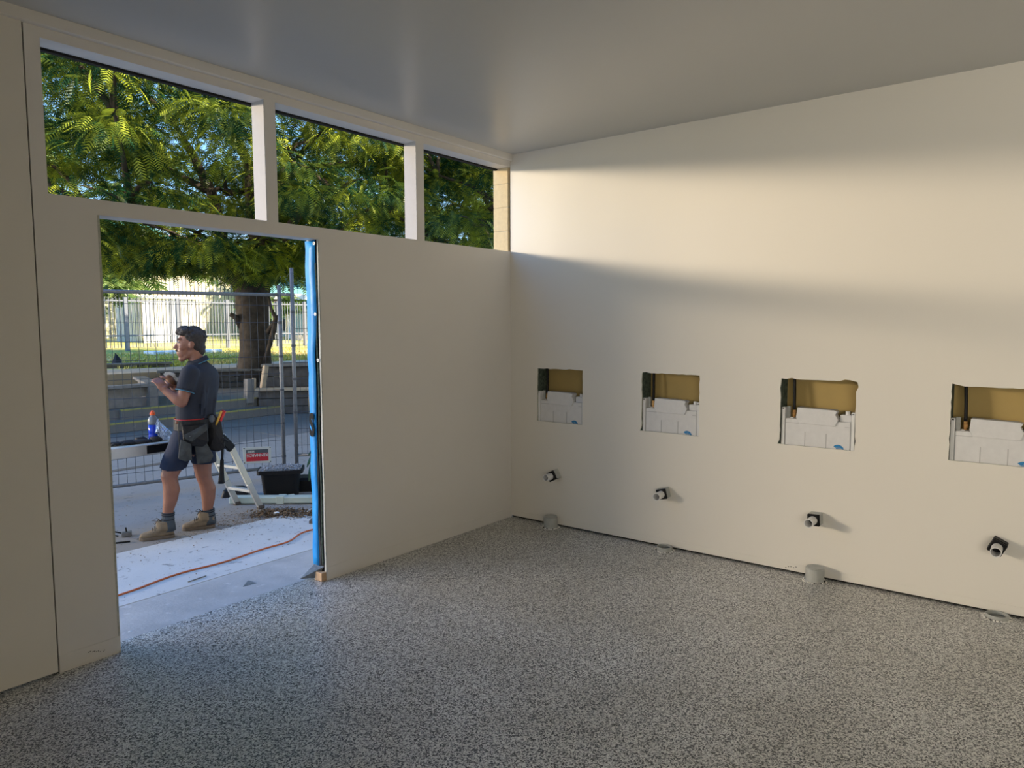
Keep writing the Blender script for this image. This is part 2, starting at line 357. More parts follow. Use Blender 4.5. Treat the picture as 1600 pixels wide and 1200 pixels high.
MB().box((XJ1 - .004, YC + .001, .0), (XJ1, YC + .012, DH - .003)).build('board_edge', M_rawedge, wl, bevel=.001)
mb = MB().tube([(XJ1 - .006, YC + .03 + .004 * math.sin(i), .1 + i * .1) for i in range(20)], .005, 6); mb.build('corner_bead', M_green, wl)
mb = MB(); mb.add([(2.834, 3.70, .085), (2.834, 3.79, .09), (2.72, 3.80, .015), (2.80, 3.74, .012), (2.834, 3.735, .045)], [(0, 1, 2), (0, 2, 3), (0, 3, 4)])
o = mb.build('lead_flashing', M_flash); so = o.modifiers.new('s', 'SOLIDIFY'); so.thickness = .003
tag(o, 'folded dark metal flashing scrap at foot of the doorway jamb', 'flashing')
o = MB().box((2.795, YC + .004, 0), (2.833, YC + .075, .055)).build('timber_packer', M_timber, bevel=.003); tag(o, 'small raw timber block under the right doorway jamb', 'wood block')

# ------------------------------------------------------------------ in-wall cisterns, hoses, waste pipes
ya, yb = NY[2]
def yy(x): return ya - (x - 178) / 985 * (ya - yb)      # zoom px -> wall y, z
def zz(y, x=300):
    tp = 88 + (x - 178) * .030; bt = 975 + (x - 178) * .088; return NZ1 - (y - tp) / (bt - tp) * (NZ1 - NZ0)
LB = ['cistern in the cut out nearest the room corner', 'cistern in the second cut out from the corner', 'cistern in the third cut out from the corner', 'cistern in the cut out cropped by the right edge']
ct = thing('wall_cistern', 'x', 'cistern', (XC + .03, ya - .22, .74), 'in wall cisterns')
X0 = XC + .018
zb = NZ0 - .09
MB().box((X0 + .004, yy(1100), zb), (X0 + .09, yy(232), zz(628))).build('tank', M_cistern, ct, bevel=.004)
mb = MB(); P = [(400, 475), (900, 515), (930, 530), (905, 575), (945, 640), (905, 735), (420, 690), (385, 610)]
f = [(X0 - .006, yy(a), zz(b, a)) for a, b in P]; g = [(X0 + .06, yy(a), zz(b, a)) for a, b in P]; n = len(P)
mb.add(f + g, [tuple(range(n))] + [(i, i + n, (i + 1) % n + n, (i + 1) % n) for i in range(n)] + [tuple(range(n, 2 * n))[::-1]])
mb.build('tank_cover', M_cistern, ct, bevel=.002)
for a, b in ((184, 230), (1112, 1158)):
    r_ = MB().box((X0 - .003, yy(b), zb), (X0 + .045, yy(a), (zz(472, 200) if a < 500 else zz(540, 1135)))).build('side_rail', M_white_pl, ct, bevel=.002)
    MB().box((X0 - .004, yy(b - 12), (zz(497, 200) if a < 500 else zz(574, 1135))), (X0 - .002, yy(a + 10), (zz(484, 200) if a < 500 else zz(562, 1135)))).build('rail_slot', M_gap, r_)
MB().box((X0 + .02, yy(1110), zz(628)), (X0 + .08, yy(955), zz(580, 1030))).build('end_cap', M_cistern, ct, bevel=.003)
MB().cyl((X0 + .04, yy(1045), zz(580, 1045)), (0, 0, 1), .014, .022, 14).build('valve_cap', M_white_pl, ct)
for a in (508, 792):
    MB().box((X0 + .0028, yy(a + 5), zb), (X0 + .006, yy(a - 5), zz(800))).build('groove', M_cis_line, ct)
MB().box((X0 + .003, yy(1095), zz(752, 1060)), (X0 + .0048, yy(1030), zz(746, 1060))).build('seam', M_cis_line, ct)
MB().box((X0 + .003, yy(420), zz(690)), (X0 + .0048, yy(240), zz(683))).build('seam', M_cis_line, ct)
MB().box((X0 + .03, yy(282), zz(628)), (X0 + .05, yy(232), zz(468))).build('bracket', M_grey_pl, ct, bevel=.002)
MB().cyl((X0 + .035, yy(308), zz(628)), (0, 0, 1), .012, .006, 14).build('washer', M_white_pl, ct)
# blue crest, half hidden by the bottom edge of the cut-out
mb = MB()
A = [i * math.pi / 14 for i in range(15)]
cx, cz, R = yy(950), NZ0 - .006, .034
o1 = [(X0 + .0015, cx + R * math.cos(a), cz + R * .95 * math.sin(a)) for a in A]; i1 = [(X0 + .0015, cx + R * .62 * math.cos(a) - .004, cz + R * .55 * math.sin(a)) for a in A]
mb.add(o1 + i1, [(i, i + 1, i + 16, i + 15) for i in range(3, 14)])
for k in range(3): mb.box((X0 + .001, yy(1000 - 8 * k), NZ0 + .001 + .006 * k), (X0 + .0035, yy(925 - 10 * k), NZ0 + .004 + .006 * k))
o = mb.build('logo', M_blue, ct); so = o.modifiers.new('s', 'SOLIDIFY'); so.thickness = .0015; so.offset = 0
hs = thing('water_hose', 'x', 'hose', (X0 + .03, yy(330), zz(620)), 'black supply hoses')
MB().tube([(X0 + .035, yy(335), zz(530)), (X0 + .035, yy(334), zz(480)), (X0 + .04, yy(330), zz(300)), (X0 + .05, yy(318), zz(90)), (X0 + .06, yy(300), zz(-150))], .0095, 10).build('hose', M_black, hs, smooth=True)
MB().cyl((X0 + .035, yy(335), zz(618)), (0, 0, 1), .009, .03, 10).cyl((X0 + .035, yy(335), zz(585)), (0, 0, 1), .013, .018, 6).cyl((X0 + .035, yy(335), zz(545)), (0, 0, 1), .010, .014, 10).build('brass_fitting', M_brass, hs)
HL = ['black water hose in the cut out nearest the room corner', 'black water hose in the second cut out from the corner', 'black water hose with brass fitting in the third cut out from the corner', 'black water hose in the cut out cropped by the right edge']
for k in (2, 0, 1, 3):
    c = ct if k == 2 else copy_tree(ct); h_ = hs if k == 2 else copy_tree(hs)
    dy = (NY[k][0] + NY[k][1]) / 2 - (ya + yb) / 2
    c.location.y = ct.location.y + dy if k != 2 else ct.location.y; h_.location.y = hs.location.y + dy if k != 2 else hs.location.y
    c['label'] = 'white in wall ' + LB[k]; h_['label'] = HL[k]

PY = [3.215, 2.265, 1.22, .262]
WL = ['short white waste pipe in black clamp nearest the room corner', 'white waste pipe in black clamp, second from the room corner', 'white waste pipe in black clamp, third from the room corner', 'white waste pipe in tilted black clamp by the right edge']
for k, y in enumerate(PY):
    z = (.415, .405, .388, .392)[k]; yc = y
    t = thing('waste_pipe', WL[k], 'pipe', (XC, yc, z), 'white waste pipes through the right wall')
    d = Vector((-1, (.06, -.02, .05, 0)[k], -.02)).normalized(); a = (.5, .25, .06, -.45)[k]
    c = Vector((XC, yc, z)); v = rot((0, 0, 1), d, a); u = d.cross(v)
    mb = MB().cyl(c + Vector((.03, 0, 0)), d, .027, (.170, .185, .190, .190)[k], 24, hollow=.0235); mb.build('pipe', M_white_pl, t, smooth=False)
    mb = MB().obox(c + d * .066, d * .008, u * .037, v * .037).obox(c + d * .048, d * .018, u * .030, v * .030); mb.build('clamp', M_black, t, bevel=.004)
    mb = MB()
    for s_ in (-1, 1): mb.obox(c + d * .02 + u * s_ * .032, d * .03, u * .004, v * .034)
    mb.obox(c + d * .02 + v * .034, d * .03, u * .036, v * .004); mb.build('bracket', M_grey_pl if k != 3 else M_black, t, bevel=.002)
    mb = MB().cyl(c + d * .002, d, .034, .012, 20, hollow=.0275); mb.build('collar', M_black, t)
FL = ['grey capped floor pipe stub nearest the room corner', 'low open grey floor pipe beneath the second cut out', 'tall grey capped floor pipe stub beneath the third cut out', 'low broken grey floor pipe near the right edge']
M_chip = mat('plaster_chips', (.80, .78, .73), .9)
for k, y in enumerate((3.225, 2.235, 1.205, .245)):
    X = XC - .068; R = .056; hh = (.085, .03, .085, .022)[k]
    t = thing('floor_pipe', FL[k], 'pipe', (X, y, 0), 'grey floor pipes along the right wall')
    if k in (0, 2):
        mb = MB().cyl((X, y, 0), (0, 0, 1), R, hh, 28); mb.build('pipe', M_grey_pl, t, smooth=False, bevel=.004, seg=2)
        MB().cyl((X, y, hh), (0, 0, 1), R * .93, .006, 28).build('cap', M_grey_pl, t, bevel=.002)
    else:
        MB().cyl((X, y, 0), (0, 0, 1), R, hh, 28, hollow=R * .9).build('pipe', M_grey_pl, t)
        MB().cyl((X, y, .0005), (0, 0, 1), R * .9, .002, 28).build('bore', M_grey_in, t)
    mb = MB(); rr = random.Random(k)
    for i in range(60):
        a = rr.uniform(0, 2 * math.pi); q = R + rr.uniform(.002, .016); s_ = rr.uniform(.004, .010)
        if X + q * math.cos(a) > XC - .004: continue
        mb.sph((X + q * math.cos(a), y + q * math.sin(a), .002), (s_, s_ * .8, s_ * .6), n=5, k=4)
    tag(mb.build('plaster_chips', M_chip, t), kind='stuff')
    MB().cyl((X, y, .0005), (0, 0, 1), R + .009, .001, 24, hollow=R).build('cut_ring', M_gap, t)

# ------------------------------------------------------------------ ground outside
G0 = -.035
o = MB().box((-3, 3.80, -.2), (5.4, 4.340, G0 + .012)).build('threshold_strip', M_c1); tag(o, kind='structure', label='dirty narrow concrete strip just outside the doorway')
o = MB().add([(-3, 4.360, G0 + .008), (8, 4.360, G0 + .008), (8, 5.18, G0 + .008), (-3, 5.62, G0 + .008), (-3, 4.360, -.2), (8, 4.360, -.2), (8, 5.18, -.2), (-3, 5.62, -.2)], [(0, 1, 2, 3), (0, 4, 5, 1), (2, 6, 7, 3), (1, 5, 6, 2), (0, 3, 7, 4), (4, 7, 6, 5)]).build('path_slab', M_c2); tag(o, kind='structure', label='pale concrete path slab crossed by the orange cord')
GR = G0 - .004
segs = [((-6, 4.2), (14, 9.3), M_c3), ((-6, 9.32), (6.4, 12.6), M_c4), ((6.42, 9.32), (14, 12.6), M_c4)]
for i, (a, b, mm) in enumerate(segs):
    o = MB().box((a[0], a[1], -.25), (b[0], b[1], GR)).build('ground', mm); o['kind'] = 'structure'
# shallow drain channel
o = MB().box((-4, 8.55, GR), (4.3, 8.68, GR + .003)).build('drain_strip', M_dirt); tag(o, kind='structure', label='narrow dark drain strip across the court')
UP = .27
o = MB().box((-6, 12.05, -.2), (24, 19.5, UP)).build('upper_paving', M_c5); o['kind'] = 'structure'
st = thing('concrete_steps', 'two low concrete steps with yellow edges behind the wire fence', 'steps', (6.5, 11.7, GR)); 
for (y0, y1, z0, z1, x0, x1) in ((11.62, 12.06, GR, .115, 4.9, 8.2), (11.98, 12.6, .115, UP + .004, 5.3, 7.75)):
    MB().box((x0, y0, GR), (x1, y1, z1)).build('step', M_c5, st, bevel=.008)
    MB().box((x0, y0 - .004, z1 - .018), (x1, y0 + .05, z1 + .004)).build('nosing', M_yellow, st)
# lawn rising gently
def lz(x, y): return .56 + .017 * (y - 16) + .02 * math.sin(x * .3) * math.sin(y * .2)
NX, NYg = 60, 60; V = []; Fc = []
for i in range(NX + 1):
    for j in range(NYg + 1):
        x = -30 + i * 2.2; y = 16.6 + j * 1.4; V.append((x, y, lz(x, y)))
for i in range(NX):
    for j in range(NYg):
        a = i * (NYg + 1) + j; Fc.append((a, a + NYg + 1, a + NYg + 2, a + 1))
o = np_mesh('lawn', np.array(V), np.array(Fc), M_grass); tag(o, kind='structure', label='dry yellow green lawn beyond the court')
o = MB().box((-6, 16.0, .2), (24, 17.6, .60)).build('sandy_edge', M_sand); tag(o, kind='structure', label='bare sandy soil edging the lawn')
# grass blades on the near lawn
n = 26000
px = rng.uniform(8, 30, n); py = 17.9 + 6.8 * rng.random(n) ** 1.3; pz = np.array([lz(a, b) for a, b in zip(px, py)])
ang = rng.uniform(0, np.pi, n); w = .02 * (1 + (py - 17) * .06); hh = rng.uniform(.03, .09, n)
dx = np.cos(ang) * w; dy = np.sin(ang) * w; lx = rng.normal(0, .03, n); ly = rng.normal(0, .03, n)
V = np.stack([np.stack([px - dx, py - dy, pz - .01], 1), np.stack([px + dx, py + dy, pz - .01], 1), np.stack([px + lx, py + ly, pz + hh], 1)], 1).reshape(-1, 3)
o = np_mesh('grass', V, np.arange(3 * n).reshape(-1, 3), M_blade); tag(o, 'short tufts of dry grass on the lawn', 'grass', kind='stuff')

# ------------------------------------------------------------------ retaining walls (sleepers, caps, posts)
def retaining(name, label, a, b, z0, z1, nb, mm, capm, posts=(), depth=.12, capw=.22, soil=None, ret=None):
    a = Vector((*a, 0)); b = Vector((*b, 0)); t = thing(name, label, 'garden bed', ((a + b) / 2).to_tuple()[:2] + (z0,), 'timber garden beds')
    runs = [(a, b)] + ([(b, Vector((*ret, 0)))] if ret else [])
    for (p, q) in runs:
        d = (q - p).normalized()
        for i in range(nb):
            zc = lerp(z0, z1, (i + .5) / nb); h_ = (z1 - z0) / nb - .012
            MB().bar(p + Vector((0, 0, zc)), q + Vector((0, 0, zc)), .06, h_).build('sleeper', mm, t, bevel=.008)
        MB().bar(p - d * .05 + Vector((0, 0, z1 + .025)), q + d * .05 + Vector((0, 0, z1 + .025)), capw, .05).build('cap_board', capm, t, bevel=.006)
    for (s_, w_) in posts:
        p = a.lerp(b, s_); nrm = (b - a).normalized().cross(Vector((0, 0, 1)))
        c = p + nrm * .07; MB().box((c.x - w_ / 2, c.y - w_ / 2, z0), (c.x + w_ / 2, c.y + w_ / 2, z1 + .0)).build('post', capm, t, bevel=.006)
    if soil:
        n = (b - a).normalized().cross(Vector((0, 0, -1)))
        MB().add([a + n * .05 + Vector((0, 0, z1 - .06)), b + n * .05 + Vector((0, 0, z1 - .06)), b + n * soil + Vector((0, 0, z1 - .04)), a + n * soil + Vector((0, 0, z1 - .04))], [(0, 1, 2, 3)]).build('soil', M_dirt, t)
    return t
retaining('garden_bed', 'grey timber garden bed left of the steps, dark boards below pale cap', (3.6, 12.35), (5.98, 12.28), .10, .60, 3, M_wood_old, M_wood_old, posts=((.97, .14), (.6, .12)), soil=.9, ret=(6.6, 14.1))
retaining('garden_bed', 'weathered timber garden bed with thick cap at the lawn edge, left', (6.2, 19.3), (9.15, 17.9), UP, .66, 3, M_wood_old, M_wood_old, posts=((.3, .14), (.75, .14)), soil=1.2)
retaining('garden_bed', 'dark timber garden bed edge left of the big tree trunk', (7.6, 15.3), (9.3, 14.1), UP, .62, 3, M_wood_dark, M_wood_old, posts=((.5, .12),), soil=1.6)
retaining('garden_bed', 'low dark sleeper wall with pale cap right of the steps', (7.75, 11.93), (10.6, 9.3), GR, .40, 3, M_wood_dark, M_wood_light, posts=((.25, .1), (.6, .1)), soil=2.0)
retaining('garden_bed', 'upper grey timber bed behind the low sleeper wall', (8.6, 13.0), (11.8, 10.0), .36, .78, 2, M_wood_dark, M_wood_old, posts=((.45, .14), (.78, .16)), soil=2.5)
for (x, yt, yb_, w_, Y, l, mm, lean) in ((389, 592, 630, .14, 12.0, 'short square timber post at the top of the steps', M_wood_old, 0), (396.5, 591, 612, .07, 12.2, 'thin pale post beside the short square post, sunlight painted in', M_wood_light, 0), (410, 571, 609, .09, 12.3, 'leaning rough reddish post in front of the tree trunk', M_wood_light, .09)):  # thin post's sunlight is put into its pale timber colour
    p = atY(x, yb_, Y); q = atY(x + lean * 60, yt, Y)
    o = MB().bar(p, q, w_, w_, up=(1, 0, 0)).build('timber_post', mm, bevel=.01); tag(o, l, 'post')

# ------------------------------------------------------------------ temporary wire fence
fa = Vector((1.45, 7.71, 0)); fb = Vector((4.70, 6.79, 0)); fd = (fb - fa).normalized()
def fence(name, label, a, b, zb, zt, sp, hsp, posts=True, top=True, postz=None):
    a = Vector(a); b = Vector(b); d = (b - a).normalized(); L = (b - a).length
    t = thing(name, label, 'fence', (a.x, a.y, GR), 'temporary site fence panels')
    R = .017; Z = lambda p, z: Vector((p.x, p.y, z))
    if top: MB().tube([Z(a, zt), Z(b, zt)], .019, 10).build('top_rail', M_galv, t, smooth=True)
    MB().tube([Z(a, zb), Z(b, zb)], R, 10).build('bottom_rail', M_galv, t, smooth=True)
    for i, p in enumerate((a, b)):
        zz_ = (postz or (zt + .1, zt + .1))[i]
        if zz_: MB().tube([Z(p, GR + .0), Z(p, zz_)], .0205, 12).build('post', M_galv, t, smooth=True)
    mb = MB(); k = 1
    while k * sp < L:
        p = a + d * k * sp; mb.tube([Z(p, zb), Z(p, zt)], .0026, 4, False); k += 1
    z = zb + hsp * .6
    while z < zt:
        mb.tube([Z(a, z) - Vector((d.y, -d.x, 0)) * .004, Z(b, z) - Vector((d.y, -d.x, 0)) * .004], .0026, 4, False); z += hsp
    tag(mb.build('wire_mesh', M_wire, t), kind='stuff')
    mb = MB(); z = zb + hsp * .6
    while z < zt: 
        for p in (a, b): mb.sph(Z(p, z), .026, n=8, k=5) if False else mb.cyl(Z(p, z - .012), (0, 0, 1), .024, .024, 8)
        z += hsp * 2
    tag(mb.build('weld_tab', M_wire, t), kind='stuff')
    return t
fence('wire_fence', 'grey temporary wire fence panel behind the man', (fa.x, fa.y, 0), (fb.x, fb.y, 0), .075, 1.945, .0765, .183, postz=(2.05, 2.05))
db = Vector((math.cos(math.radians(-40)), math.sin(math.radians(-40)), 0)); pb = Vector((4.80, 6.70, 0))
fence('wire_fence', 'second wire fence panel, taller post, next to the blue wrap', (pb.x, pb.y, 0), tuple(pb + db * 3.0), .19, 2.02, .060, .183, top=False, postz=(2.235, 2.235))
t = MB(); c = (fb + pb) / 2 + Vector((0, 0, 1.955)); t.bar(fb + Vector((-.01, .03, 1.95)), pb + Vector((.03, .0, 1.95)), .05, .03).cyl(c + Vector((-.01, -.03, 0)), (-.5, -.8, 0), .012, .03, 8)
tag(t.build('fence_clamp', M_galv, bevel=.004), 'small metal clamp joining the two fence posts', 'clamp')
# sign hung upside down on the fence
nrm = Vector((fd.y, -fd.x, 0)); 
def onfence(x, y, off=.02): return atP(x, y, fa + nrm * off, nrm)
sg = thing('hire_sign', 'white sign with red and grey bands hung upside down on fence', 'sign', onfence(402, 711, .025))
c = onfence(402, 711, .022); sxv = (onfence(423, 708.5) - onfence(380, 712.5)); hv = Vector((0, 0, 1)); hw = .148; sxv = (onfence(424, 699) - onfence(379.5, 701)).normalized()
hh_ = .088
MB().obox(c, sxv * hw, nrm * .003, hv * hh_).build('plate', M_sign, sg, bevel=.002)
MB().obox(c + nrm * .0042 + hv * .042, sxv * .117, nrm * .0008, hv * .019).build('grey_band', M_dgrey, sg)
MB().obox(c + nrm * .0042 - hv * .021, sxv * .117, nrm * .0008, hv * .043).build('red_band', M_red, sg)
text('HIRE', .036, c + nrm * .0056 + hv * .041 - sxv * .068, -sxv, -hv, M_sign, sg, bold=.0008)
text('KENNARDS', .043, c + nrm * .0056 - hv * .0, -sxv, -hv, M_sign, sg, bold=.0012)
for i in (-1, 1):
    for k_ in (-1, 1): MB().cyl(c + sxv * i * .138 + hv * k_ * .078 + nrm * .003, nrm, .006, .004, 8).build('rivet', M_black, sg)

# ------------------------------------------------------------------ things on the ground outside
# orange cord
pts = [(1.2, 4.42), (1.94, 4.534), (2.18, 4.585), (2.446, 4.608), (2.72, 4.60), (3.045, 4.63), (3.25, 4.655), (3.45, 4.75), (3.7, 4.78), (4.3, 4.9)]
sm = []
for i in range(len(pts) - 1):
    p0 = pts[max(i - 1, 0)]; p1 = pts[i]; p2 = pts[i + 1]; p3 = pts[min(i + 2, len(pts) - 1)]
    for k in range(5):
        u = k / 5
        sm.append([.5 * ((2 * p1[q]) + (-p0[q] + p2[q]) * u + (2 * p0[q] - 5 * p1[q] + 4 * p2[q] - p3[q]) * u * u + (-p0[q] + 3 * p1[q] - 3 * p2[q] + p3[q]) * u ** 3) for q in (0, 1)])
o = MB().tube([(a, b + .008 * math.sin(i * .6), G0 + .014) for i, (a, b) in enumerate(sm)], .0062, 8).build('extension_cord', M_cord, smooth=True); tag(o, 'orange extension cord lying across the pale path slab', 'cord')
# triangular offcut and small scraps
p = atZ(388, 912, G0 + .013); o = MB().add([p + Vector(v) for v in ((-.05, -.02, .001), (.04, -.03, .001), (.03, .05, .003), (-.05, -.02, -.001), (.04, -.03, -.001), (.03, .05, .001))], [(0, 1, 2), (3, 5, 4), (0, 3, 4, 1), (1, 4, 5, 2), (2, 5, 3, 0)]).build('board_offcut', M_flash); tag(o, 'small dark triangular offcut on the threshold strip', 'offcut')
M_wbit = mat('white_scrap', (.75, .75, .72), .8)
sc = [(432, 804, 'white crumpled scrap on the dirt beside the trestle foot', .035), (482, 801, 'white scrap on the dirt next to the blue wrap', .028), (203, 990, 'tiny pale chip on the threshold strip', .02)]
for x, y, l, s_ in sc:
    p = atZ(x, y, G0); mb = MB(); mb.sph(p + Vector((0, 0, s_ * .3)), (s_, s_ * .7, s_ * .45), n=6, k=4); tag(mb.build('debris_scrap', M_wbit), l, 'debris')
p = atZ(491, 817, G0); o = MB().obox(p + Vector((0, 0, .025)), (.05, .03, .01), (-.012, .02, 0), (0, 0, .018)).build('wood_scrap', M_wood_dark, bevel=.004); tag(o, 'short dark wood scrap lying beside the blue wrap', 'wood scrap')
# small metal bits by the left jamb
p = atZ(198, 838, GR); tt = thing('metal_latch', 'small broken metal latch lying left of the boots', 'hardware', p)
MB().obox(p + Vector((0, 0, .02)), (.035, -.01, 0), (.01, .022, 0), (0, 0, .018)).build('latch_body', M_galv, tt, bevel=.004)
MB().tube([p + Vector((-.03, .02, .03)), p + Vector((-.07, .05, .045)), p + Vector((-.085, .06, .02)), p + Vector((-.05, .03, .008))], .006, 6).tube([p + Vector((0, 0, .03)), p + Vector((0, .01, .07))], .006, 6).build('latch_hook', M_black, tt)
p = atZ(188, 849, GR); tag(MB().bar(p + Vector((-.03, .02, .006)), p + Vector((.06, -.03, .006)), .012, .01).build('metal_rod', M_black), 'short dark metal rod on concrete left of the boots', 'hardware')
# dirt and leaf litter
n = 2600; cx = rng.normal(0, 1, n); cy = rng.normal(0, 1, n)
A_ = atZ(425, 806, GR); B_ = atZ(500, 808, GR); tt_ = rng.random(n)
px = A_.x + (B_.x - A_.x) * tt_ * 1.2 + cx * .07; py = A_.y + (B_.y - A_.y) * tt_ * 1.2 + cy * .07 + .12; s_ = rng.uniform(.004, .014, n)
pz = GR + .004 + np.abs(rng.normal(0, .008, n)); a_ = rng.uniform(0, 6.28, n)
V = np.stack([np.stack([px + s_ * np.cos(a_ + q), py + s_ * np.sin(a_ + q), pz + rng.normal(0, .006, n)], 1) for q in (0, 1.7, 3.3, 4.8)], 1).reshape(-1, 3)
MB().box((-3, 4.30, -.3), (8, 4.40, G0 - .012)).build('joint_shade', M_gap)['kind'] = 'structure'  # dark box under the slab joint, gap shade put into its colour
M_litter = mat('leaf_litter', (.07, .045, .025), .9, noise=(30, .4, (.22, .14, .07)))
o = np_mesh('leaf_litter', V, np.arange(4 * n).reshape(-1, 4), M_litter); tag(o, 'brown leaf litter and soil crumbs along the pale downpipe', 'litter', kind='stuff')
n = 2600; px = np.where(np.arange(n) < 900, rng.uniform(1.6, 4.2, n), rng.normal(3.45, .28, n)); py = np.where(np.arange(n) < 900, rng.uniform(4.4, 7.2, n), rng.normal(5.55, .14, n)); s_ = rng.uniform(.002, .007, n) * rng.random(n) ** .5; a_ = rng.uniform(0, 6.28, n); pz = np.full(n, G0 + .010); pz[py > 5.62 - .04 * (px + 3)] = GR + .002
V = np.stack([np.stack([px + s_ * np.cos(a_ + q), py + s_ * np.sin(a_ + q) * 1.6, pz + .002 * (q % 2)], 1) for q in (0, 1.7, 3.3, 4.8)], 1).reshape(-1, 3)
o = np_mesh('grit', V, np.arange(4 * n).reshape(-1, 4), M_litter); tag(o, 'scattered dark grit on the concrete', 'litter', kind='stuff')
# pale downpipe on the ground
dp = thing('downpipe', 'pale green plastic downpipe lying on ground beside the trestle', 'pipe', (4.0, 5.6, GR))
a = Vector((3.66, 6.14, GR + .04)); b = Vector((4.30, 5.32, GR + .04)); c = a.lerp(b, .45)
MB().bar(a, c, .09, .062).build('pipe', M_pvc, dp, bevel=.008); MB().bar(c, b, .09, .062).build('pipe', M_pvc, dp, bevel=.008)
MB().bar(c - (b - a) * .03, c + (b - a) * .04, .10, .072).build('collar', M_pvc, dp, bevel=.004)
# white offcuts near tub
for (x, y, l) in ((460, 777, 'white plastic bracket block between the black tubs'), (446, 787, 'flat pale offcut leaning on the downpipe')):
    p = atY(x, y, 5.72); o = MB().obox(p + Vector((0, .05, 0)), (.03, -.01, 0), (.01, .02, 0), (0, 0, .018)).build('plastic_offcut', M_pvc, bevel=.003); tag(o, l, 'offcut')
# black tub with gravel
tb = thing('plastic_tub', 'large black plastic tub filled with grey gravel below the sign', 'tub', (4.12, 6.08, GR))
c = Vector((4.13, 6.02, GR)); ux = Vector((.69, -.60, 0)).normalized(); uy = Vector((.6, .69, 0)).normalized()
def rr_ring(c, ux, uy, w, d, r, n=4):
    out = []
    for sx_, sy_, a0 in ((1, 1, 0), (-1, 1, 90), (-1, -1, 180), (1, -1, 270)):
        for k in range(n + 1):
            a = math.radians(a0 + 90 * k / n); out.append(c + ux * (sx_ * (w - r) + r * math.cos(a)) + uy * (sy_ * (d - r) + r * math.sin(a)))
    return out
R_ = lambda z, w, d, r=.04: rr_ring(c + Vector((0, 0, z)), ux, uy, w, d, r)
MB().loft([R_(.0, .155, .11), R_(.235, .178, .125), R_(.238, .212, .15), R_(.274, .212, .15), R_(.274, .195, .135), R_(.24, .18, .13)], True).build('tub', M_black, tb, smooth=False)
n = 1500; u = rng.uniform(-.19, .19, n); v = rng.uniform(-.13, .13, n); pz = GR + .274 + .012 * (1 - (u / .19) ** 2) + rng.uniform(0, .008, n); s_ = rng.uniform(.004, .009, n); a_ = rng.uniform(0, 6.28, n)
px = c.x + ux.x * u + uy.x * v; py = c.y + ux.y * u + uy.y * v
V = np.stack([np.stack([px + s_ * np.cos(a_ + q), py + s_ * np.sin(a_ + q), pz + rng.normal(0, .004, n)], 1) for q in (0, 1.7, 3.3, 4.8)], 1).reshape(-1, 3)
M_grav = mat('gravel', (.16, .165, .17), .9, noise=(70, .3, (.5, .5, .5)))
o = np_mesh('gravel', V, np.arange(4 * n).reshape(-1, 4), M_grav, tb); o['kind'] = 'stuff'
MB().loft([R_(.25, .185, .13), R_(.274, .175, .115)], True).build('gravel_bed', M_grav, tb)
# fence foot block and small black object right of it
ff = thing('fence_block', 'black moulded fence foot block right of the gravel tub', 'block', (4.45, 6.05, GR))
c = atZ(470, 774, GR) + Vector((.22, .16, 0)); 
mb = MB(); mb.loft([R_(.0, .17, .12, .03), R_(.11, .155, .11, .03), R_(.135, .13, .09, .02)], True); mb.build('block', M_black, ff)
MB().obox(c + ux * .13 + Vector((0, 0, .06)) - uy * .06, ux * .045, uy * .01, Vector((0, 0, .045)) + ux * -.012).build('end_pad', mat('pinkish_pad', (.16, .12, .12), .7), ff, bevel=.003)
c = atZ(378, 783, GR) + Vector((.10, .26, 0)); ff2 = thing('fence_block', 'black fence foot peeping out behind the trestle leg', 'block', c)
mb = MB(); mb.loft([R_(.0, .13, .1, .03), R_(.06, .11, .08, .03), R_(.085, .07, .05, .02)], True); mb.build('block', M_black, ff2)
# dark green leaves right of tub
M_leaf2 = mat('broad_leaf', (.012, .05, .02), .35, noise=(15, .4, (.03, .10, .035)))
pl = thing('leafy_shoot', 'dark green broad leaved shoot drooping beside the blue wrap', 'plant', atZ(500, 775, GR))
r0 = random.Random(5); basep = atY(503, 770, 5.9)
MB().tube([basep, atY(500, 740, 5.9), atY(496, 715, 5.88), atY(488, 703, 5.86)], [.008, .007, .005, .003], 6).build('stem', M_wood_dark, pl)
for (x0, y0, x1, y1, w_) in ((496, 703, 482, 712, .03), (494, 708, 480, 730, .035), (492, 718, 483, 752, .05), (498, 722, 488, 760, .055), (500, 728, 497, 768, .05), (499, 706, 492, 698, .03), (503, 735, 500, 775, .05)):
    p = atY(x0, y0, 5.85); q = atY(x1, y1, 5.78); d = q - p; sd = d.cross(Vector(CF)).normalized(); mb = MB(); R1, R2 = [], []
    for i in range(7):
        u = i / 6; ww = w_ * .5 * math.sin(math.pi * min(1, u * .93 + .05)) ** .7; cc = p + d * u + Vector((0, 0, .02 * math.sin(math.pi * u)))
        R1.append(cc - sd * ww + Vector((0, .006, 0))); R2.append(cc + sd * ww + Vector((0, .006, 0)))
    mid = [(a + b) / 2 - Vector((0, .01, 0)) for a, b in zip(R1, R2)]
    mb.add(R1 + mid + R2, [(i, i + 1, i + 8, i + 7) for i in range(6)] + [(i + 7, i + 8, i + 15, i + 14) for i in range(6)]); mb.build('leaf', M_leaf2, pl, smooth=True)

